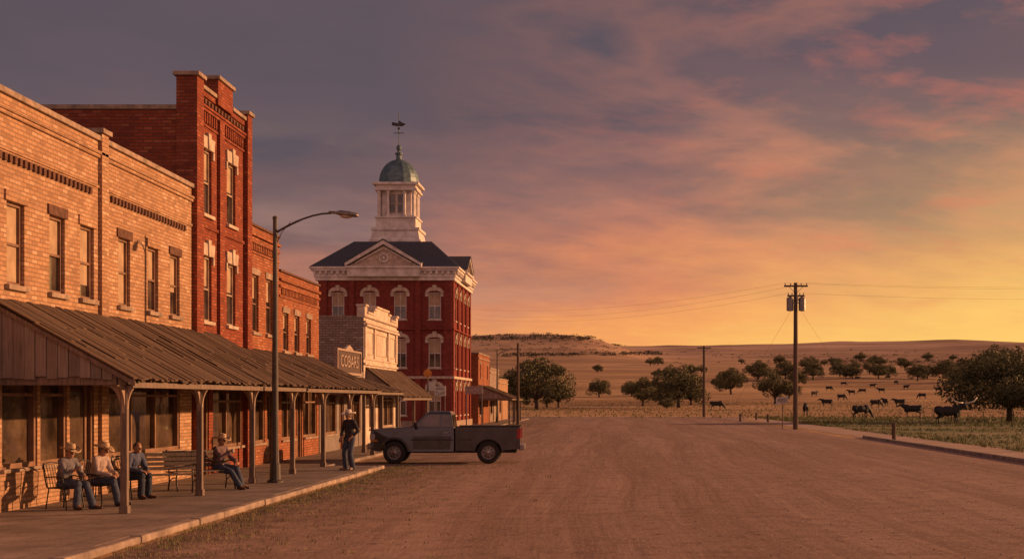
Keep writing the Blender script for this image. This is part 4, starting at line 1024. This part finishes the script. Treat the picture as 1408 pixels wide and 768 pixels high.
for cx in (.85,4.02):
    for s in (-1,1):
        c=(cx-2.575,0,.385)
        y=lambda v:s*v
        def L(prof,seg=28): 
            mb=MB(); mb.lathe(c,[(r,y(h)) for r,h in prof],seg,0,'Y'); return mb
        W=L([(.05,.75),(.05,.885),(.06,.9),(.02,.905)],16).obj('wheel',['chrome'],TR,smooth=False)
        L([(.24,.68),(.36,.69),(.385,.74),(.385,.86),(.365,.905),(.25,.915),(.235,.9),(.235,.7)],36).obj('tyre',['rubber'],W,smooth=False)
        mb=L([(.234,.7),(.234,.91),(.215,.905),(.205,.85),(.09,.865),(.055,.885),(.05,.86)])
        for k in range(8):
            aa=2*math.pi*k/8; mb.ball((c[0]+.15*math.cos(aa),s*.864,c[2]+.15*math.sin(aa)),(.025,.006,.025),None,8,6,1)
        mb.obj('rim',['steel','black'],W)

# ------------------------------------------------------------------ cattle
def cow_mesh(graze,turn=0,front=False):
    mb=MB()
    mb.ball((-.62,0,1.02),(.4,.29,.34)); mb.ball((-.05,0,.98),(.62,.35,.37)); mb.ball((.55,0,1.0),(.38,.28,.4)); mb.ball((.6,0,1.25),(.3,.14,.18)); mb.ball((-.75,0,1.22),(.26,.2,.14))
    if graze: nk=[(.7,0,1.1),(1.0,.05*turn,.85),(1.25,.12*turn,.5)]; hd=[(1.22,.12*turn,.5),(1.4,.15*turn,.25),(1.5,.17*turn,.1)]
    elif front: nk=[(.7,0,1.15),(.95,-.05,1.3),(1.08,-.18,1.42)]; hd=[(1.08,-.15,1.45),(1.1,-.42,1.28),(1.12,-.56,1.1)]
    else: nk=[(.7,0,1.15),(1.0,.1*turn,1.27),(1.25,.25*turn,1.38)]; hd=[(1.2,.22*turn,1.4),(1.42,.36*turn,1.28),(1.62,.5*turn,1.16)]
    mb.tube(nk,[.26,.2,.14],10,0,True); mb.tube(hd,[.125,.1,.075],10,0,True)
    h0=V(hd[0])
    for s in (-1,1):
        mb.ball(h0+(V((s*.2,-.03,-.02)) if front else V((-.03,s*.2,.03))),(.1,.04,.05) if front else (.03,.1,.05)); 
        mb.tube([(.52,s*.17,.85),(.58,s*.18,.45),(.55,s*.18,.1),(.57,s*.18,.03)],[.13,.062,.048,.06],8,0,True)
        mb.tube([(-.72,s*.17,.95),(-.5,s*.19,.66),(-.84,s*.19,.46),(-.76,s*.19,.1),(-.73,s*.19,.03)],[.2,.13,.062,.046,.06],8,0,True)
    mb.tube([(-.98,0,1.2),(-1.06,0,.95),(-1.05,0,.5)],[.04,.025,.045],6,0,True)
    mb.ball((.75,0,.78),(.14,.08,.2)); mb.ball((-.5,0,.68),(.15,.14,.08))
    return mb
def cow(label,q,rot,graze,turn=0,horns=False,src=None,scale=1.1):
    rt=root('cow',label,'cow',q,rot,group=None if horns else 'black cattle grazing',scale=scale)
    if src: 
        k=src.copy(); col.objects.link(k); k.parent=rt; return rt,k
    b=cow_mesh(graze,turn,horns).obj('body',['cow'],rt,remesh=.03,uv=False)
    if horns:
        mb=MB()
        for s in (-1,1): mb.tube([(1.08+s*.08,-.18,1.54),(1.08+s*.35,-.2,1.56),(1.08+s*.7,-.24,1.66),(1.08+s*.95,-.22,1.95)],[.065,.06,.05,.025],8,0,True)
        mb.obj('horns',['horn'],rt,smooth=True,uv=False)
    return rt,b
q=ray_ground(1304,584); cow('dark longhorn with wide pale horns standing by tree',q,a(8),False,0,True,scale=1.2)
_,bs=cow('black cow standing in dry pasture',ray_ground(1255,574),a(165),False,.6)
_,bg=cow('black cow grazing in dry pasture',ray_ground(1184,575),a(20),True,.5)
for i,(px,py,gz,rt_) in enumerate([(1108,571,0,80),(1137,559,0,170),(1157,550,1,10),(1171,543,0,185),(1186,541,1,170),(1204,560,1,15),(1217,558,0,100),(1237,559,0,180),(1200,533,0,0),(1221,521,1,170),(1246,535,0,20),(1140,537,1,10),(985,563,1,0),(1268,548,1,190),(1179,522,0,0),(1120,545,0,30),(1290,539,0,190),(1232,528,1,40),(1212,540,0,160),(1160,530,1,0),(1094,540,1,180)]):
    cow('black cow grazing in dry pasture' if gz else 'black cow standing in dry pasture',ray_ground(px,py),a(rt_),gz,src=bg if gz else bs)

# ------------------------------------------------------------------ trees
def leafblob(mb,c,rad,n,size,flat=.8):
    for _ in range(n):
        while True:
            p=V((random.uniform(-1,1),random.uniform(-1,1),random.uniform(-1,1)))
            if p.length<=1: break
        p=p*(p.length**-.35 if p.length>.05 else 1)
        q=V((p.x*rad[0],p.y*rad[1],p.z*rad[2]))+c
        u=V((random.gauss(0,1),random.gauss(0,1),random.gauss(0,.6))).normalized(); w=u.orthogonal().normalized()
        w=Matrix.Rotation(random.uniform(0,6.28),3,u)@w; s=size*random.uniform(.6,1.3); t=u.cross(w)
        k=len(mb.v); mb.v.extend([tuple(q-w*s*.5),tuple(q+t*s*.32),tuple(q+w*s*.55),tuple(q-t*s*.32)]); mb.f.append((k,k+1,k+2,k+3))
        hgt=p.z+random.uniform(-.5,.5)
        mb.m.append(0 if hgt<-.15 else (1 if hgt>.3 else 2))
def tree(label,loc,H,R,seed,nc=26,nl=230,size=.3,scale=1,low=.25):
    random.seed(seed)
    rt=root('oak_tree',label,'tree',loc,0,group='scattered oak trees',scale=scale)
    mb=MB(); th=H*.22
    mb.tube([(0,0,-.2),(.05,0,th*.4),(.0,.05,th)],[.055*H,.042*H,.04*H],10)
    cr=MB(); cs=[]
    for i in range(nc):
        t=2*math.pi*(i*.618); rr=math.sqrt((i+.5)/nc)
        rx=R*rr*.8*random.uniform(.85,1.15)
        top_=H*(.84-.36*rr**2)*random.uniform(.88,1.08)
        c=V((rx*math.cos(t),rx*math.sin(t),max(H*low,top_-(random.random()<.45)*H*random.uniform(.15,.35)))); cs.append(c)
        rad=R*random.uniform(.2,.33); leafblob(cr,c,(rad,rad,rad*random.uniform(.65,.9)),nl,size)
    for c in cs[::2]:
        m=V((c.x*.45,c.y*.45,th+(c.z-th)*.5))+V((random.uniform(-.3,.3),random.uniform(-.3,.3),0))
        mb.tube([(0,.03,th*.9),m,c],[.026*H,.014*H,.004*H],6)
    mb.obj('trunk',['bark'],rt,smooth=True,uv=False)
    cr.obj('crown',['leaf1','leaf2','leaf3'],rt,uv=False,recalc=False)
    return rt
q=ray_ground(1388,580)
tree('large spreading oak with dense dark crown by fence',q,7.0,6.9,11,46,420,.26,low=.36)
T=[tree('rounded oak tree in dry pasture',ray_ground(738,563),9.2,6.6,21,32,260,.36),
   tree('low spreading oak tree in dry pasture',ray_ground(933,560),8.2,6,31,28,260,.36),
   tree('small bushy oak in dry pasture',ray_ground(1066,555),7.2,5,41,24,240,.32)]
random.seed(5)
names=['rounded oak tree in dry pasture','low spreading oak tree in dry pasture','small bushy oak in dry pasture']
def put(px,py,wpx,k=None):
    q=ray_ground(px,py); k=random.randrange(3) if k is None else k
    W=(13.2,12,10)[k]; sc=wpx*q.y/F_/W
    copy_tree(T[k],q,random.uniform(0,6.28),sc,names[k],random.uniform(.9,1.15))
for px,py,w in [(768,560,48),(710,562,56),(752,560,52),(690,560,56),(724,556,46),(824,546,38),(868,545,32),(884,558,54),(908,556,50),(950,556,40),(935,552,30),(917,562,24),(1005,542,48),(990,538,30),(1042,524,40),(1052,520,26),(1085,548,36),(1096,530,30),(1118,522,36),(1080,522,36),(1155,518,32),(1172,520,30),(1208,520,30),(1222,519,26),(1262,524,34),(1275,520,32),(1300,520,40),(1330,518,40),(1320,534,44),(1372,512,50),(1360,526,56),(1400,524,56),(950,516,24),(905,520,20),(822,512,16),(1072,502,20),(1150,503,20),(1210,505,22),(905,502,18),(765,520,30),(725,515,30),(672,545,40),(1405,560,60)]:
    put(px,py,w)
random.seed(15)
for _ in range(30):
    px=random.choice([random.uniform(860,1120),random.uniform(1100,1408),random.uniform(1100,1408)]); py=random.choice([random.uniform(496,508),random.uniform(508,522)])
    put(px,py,random.uniform(10,20)*(1 if py<508 else 1.35),2)
random.seed(9); mb=MB()
def clump(px,py,s=1):
    q=ray_ground(px,py); k=q.y/F_
    w=random.uniform(4,8)*k*s; h=random.uniform(1.6,3.2)*k*s
    leafblob(mb,q+V((0,0,h*.7)),(w,w,h),20,2.2*k*s)
for _ in range(200): x=random.uniform(650,850); clump(x,random.gauss(464+abs(x-750)*.02,1.6),.8)
for _ in range(110): clump(random.uniform(650,860),random.uniform(466,482),random.uniform(.35,.6))
for _ in range(150): x=random.uniform(690,910); clump(x,489-(x-690)*.012+random.gauss(0,1.1),.8)
for _ in range(90): x=random.uniform(900,1408); clump(x,random.choice([484,492,499,489])+random.gauss(0,1.2),random.uniform(.35,.6))
for _ in range(110): x=random.uniform(1150,1420); clump(x,random.gauss(497,1.2),.65)
mb.m=[0]*len(mb.m)
top(mb.obj('distant_woods',['farleaf'],uv=False,recalc=False),'far dark scrub and tree lines along the hills','woods','stuff')
mb=MB()
def tuft(x,y,h,m,z=0,n=5):
    for _ in range(n):
        t=random.uniform(0,6.28); w=h*.12; ln=h*random.uniform(.2,.6); b=V((x+random.uniform(-.1,.1),y+random.uniform(-.1,.1),z))
        d=V((math.cos(t),math.sin(t),0)); s=V((-d.y,d.x,0))*w
        k=len(mb.v); mb.v.extend([tuple(b-s),tuple(b+s),tuple(b+d*ln+V((0,0,h*random.uniform(.7,1.1))))]); mb.f.append((k,k+1,k+2)); mb.m.append(m)
for _ in range(11000):
    y=random.uniform(35,165); x=17.0+random.random()**1.5*42
    g_=noise.noise(V((x*.12,y*.12,0)))
    if g_<-.25: continue
    tuft(x,y,random.uniform(.08,.2)*(1+.5*(y>110)),int(random.random()<(.8 if g_>-.02 else .35)))
for _ in range(5000):
    y=random.uniform(160,330); x=random.uniform(-25,90); tuft(x,y,random.uniform(.15,.38),int(random.random()<.3),zg(x,y),4)
top(mb.obj('grass',['grassb','grassg'],uv=False,recalc=False),'tufts of dry and green grass along the verge','grass','stuff')
mb=MB()
for _ in range(2200):
    y=random.uniform(19,46); x=-7.08+abs(random.gauss(0,1))*(.5 if random.random()<.5 else 1.9); tuft(x,y,random.uniform(.02,.07),int(random.random()<.4),.006,4)
top(mb.obj('weeds',['grassb','grassg'],uv=False,recalc=False),'sparse low dry weeds along the kerb','weeds','stuff')
mb=MB()
for _ in range(1800):
    y=19+random.random()**1.4*70; x=random.uniform(-7,14) if random.random()<.4 else -7+abs(random.gauss(0,1.4)); r=random.uniform(.006,.02)
    mb.ball((x,y,.006+r*.3),(r,r*random.uniform(.6,1.2),r*.5),None,5,4)
top(mb.obj('gravel',['soil'],uv=False,recalc=False),'loose pebbles scattered over the dirt road','gravel','stuff')

# ------------------------------------------------------------------ world
AZ=math.radians(68); EL=math.radians(11.5)
w=bpy.data.worlds.new("World"); S.world=w; w.use_nodes=True; nt=w.node_tree; nt.nodes.clear()
out=nt.nodes.new('ShaderNodeOutputWorld')
tc=nt.nodes.new('ShaderNodeTexCoord'); D=tc.outputs['Generated']
X,Y,Z=sepxyz(nt,D)
m=lambda op,a,b=None,c=False: math_(nt,op,a,b,c)
sdot=m('ADD',m('MULTIPLY',X,math.sin(AZ)),m('MULTIPLY',Y,math.cos(AZ)))
zc=m('ADD',m('MAXIMUM',Z,0.0),.16)
cx=m('DIVIDE',X,zc); cyy=m('DIVIDE',Y,zc)
cb=nt.nodes.new('ShaderNodeCombineXYZ'); nt.links.new(m('ADD',cx,m('MULTIPLY',cyy,.25)),cb.inputs[0]); nt.links.new(m('SUBTRACT',m('MULTIPLY',cyy,1.2),m('MULTIPLY',cx,.35)),cb.inputs[1]); 
n1=nz(nt,.85,7,cb.outputs[0],.55,.2)
n2=nz(nt,2.6,7,cb.outputs[0],.6,.25)
n3=nz(nt,6,6,cb.outputs[0],.62,.15)
r0=m('DIVIDE',m('SUBTRACT',Z,.03),.22)
r1=m('SUBTRACT',r0,m('MULTIPLY',m('SUBTRACT',sdot,.46),.85))
pert=m('MULTIPLY',m('SUBTRACT',n1,.5),1.3)
damp=m('MULTIPLY',m('MINIMUM',m('MAXIMUM',m('MULTIPLY',r0,2.0),.1),1.0),pert)
rr=m('ADD',m('ADD',r1,damp),m('MULTIPLY',m('SUBTRACT',n3,.5),.2))
skyc=ramp(nt,rr,[(0,lin((252,184,98))),(.14,lin((243,160,92))),(.3,lin((216,134,92))),(.46,lin((174,113,94))),(.66,lin((128,94,92))),(1,lin((90,77,85)))])
glow=m('MULTIPLY',m('MULTIPLY',m('SUBTRACT',sdot,.4,True),3.2,True),m('SUBTRACT',1.0,m('MULTIPLY',r0,1.1),True))
skyc=mixc(nt,m('MULTIPLY',glow,.9,True),skyc,lin((255,212,110)))
pale=m('MULTIPLY',ramp(nt,nz(nt,1.1,6,cb.outputs[0],.55,.2),[(.48,(0,0,0)),(.62,(1,1,1))]),m('MULTIPLY',m('SUBTRACT',.48,sdot,True),3.0,True))
pale=m('MULTIPLY',pale,m('MULTIPLY',m('SUBTRACT',.85,r0,True),1.6,True))
skyc=mixc(nt,m('MULTIPLY',pale,.55),skyc,lin((190,146,126)))
dn=nz(nt,1.15,7,cb.outputs[0],.55,.25)
dk=ramp(nt,dn,[(.44,(0,0,0)),(.62,(1,1,1))])
edge=ramp(nt,dn,[(.38,(0,0,0)),(.455,(1,1,1)),(.54,(0,0,0))])
skyc=mixc(nt,m('MULTIPLY',m('MULTIPLY',dk,.5),m('MULTIPLY',r0,1.4,True)),skyc,lin((106,84,90)))
ef=m('MULTIPLY',m('MULTIPLY',edge,.3),m('MULTIPLY',m('SUBTRACT',sdot,.2,True),3.0,True))
skyc=mixc(nt,m('MULTIPLY',ef,m('MULTIPLY',r0,2.0,True)),skyc,lin((228,138,100)))
pk=ramp(nt,n2,[(.53,(0,0,0)),(.68,(1,1,1))])
hi=m('MULTIPLY',m('MULTIPLY',pk,.45),m('MULTIPLY',m('SUBTRACT',sdot,.25,True),3.0,True),True)
hi=m('MULTIPLY',hi,m('MULTIPLY',r0,2.4,True))
skyc=mixc(nt,hi,skyc,lin((222,118,88)))
back=m('MULTIPLY',Y,-1.1,True)
skyc=mixc(nt,back,skyc,(.6,.32,.28))
bg=nt.nodes.new('ShaderNodeBackground'); nt.links.new(skyc,bg.inputs[0]); bg.inputs[1].default_value=1.0
st=nt.nodes.new('ShaderNodeTexSky'); st.sky_type='NISHITA'; st.sun_disc=False; st.sun_elevation=EL; st.sun_rotation=AZ
bg2=nt.nodes.new('ShaderNodeBackground'); nt.links.new(st.outputs[0],bg2.inputs[0]); bg2.inputs[1].default_value=.005
ad=nt.nodes.new('ShaderNodeAddShader'); nt.links.new(bg.outputs[0],ad.inputs[0]); nt.links.new(bg2.outputs[0],ad.inputs[1]); nt.links.new(ad.outputs[0],out.inputs[0])
L=bpy.data.lights.new('sun','SUN'); L.energy=5.8; L.angle=math.radians(.8); L.color=(1,.49,.22)
so=bpy.data.objects.new('sun',L); col.objects.link(so)
sv=V((math.sin(AZ)*math.cos(EL),math.cos(AZ)*math.cos(EL),math.sin(EL)))
so.rotation_euler=sv.to_track_quat('Z','Y').to_euler()
c=bpy.data.cameras.new('camera'); co=bpy.data.objects.new('camera',c); col.objects.link(co)
co.location=(0,0,2.2); co.rotation_euler=(math.radians(90),0,0); c.sensor_width=36; c.lens=F_/1408*36
c.shift_x=-(840-704)/1408; c.shift_y=(548-384)/1408; c.clip_start=.1; c.clip_end=12000
S.camera=co
S.view_settings.view_transform='Standard'; S.view_settings.look='None'; S.view_settings.exposure=0; S.view_settings.gamma=1
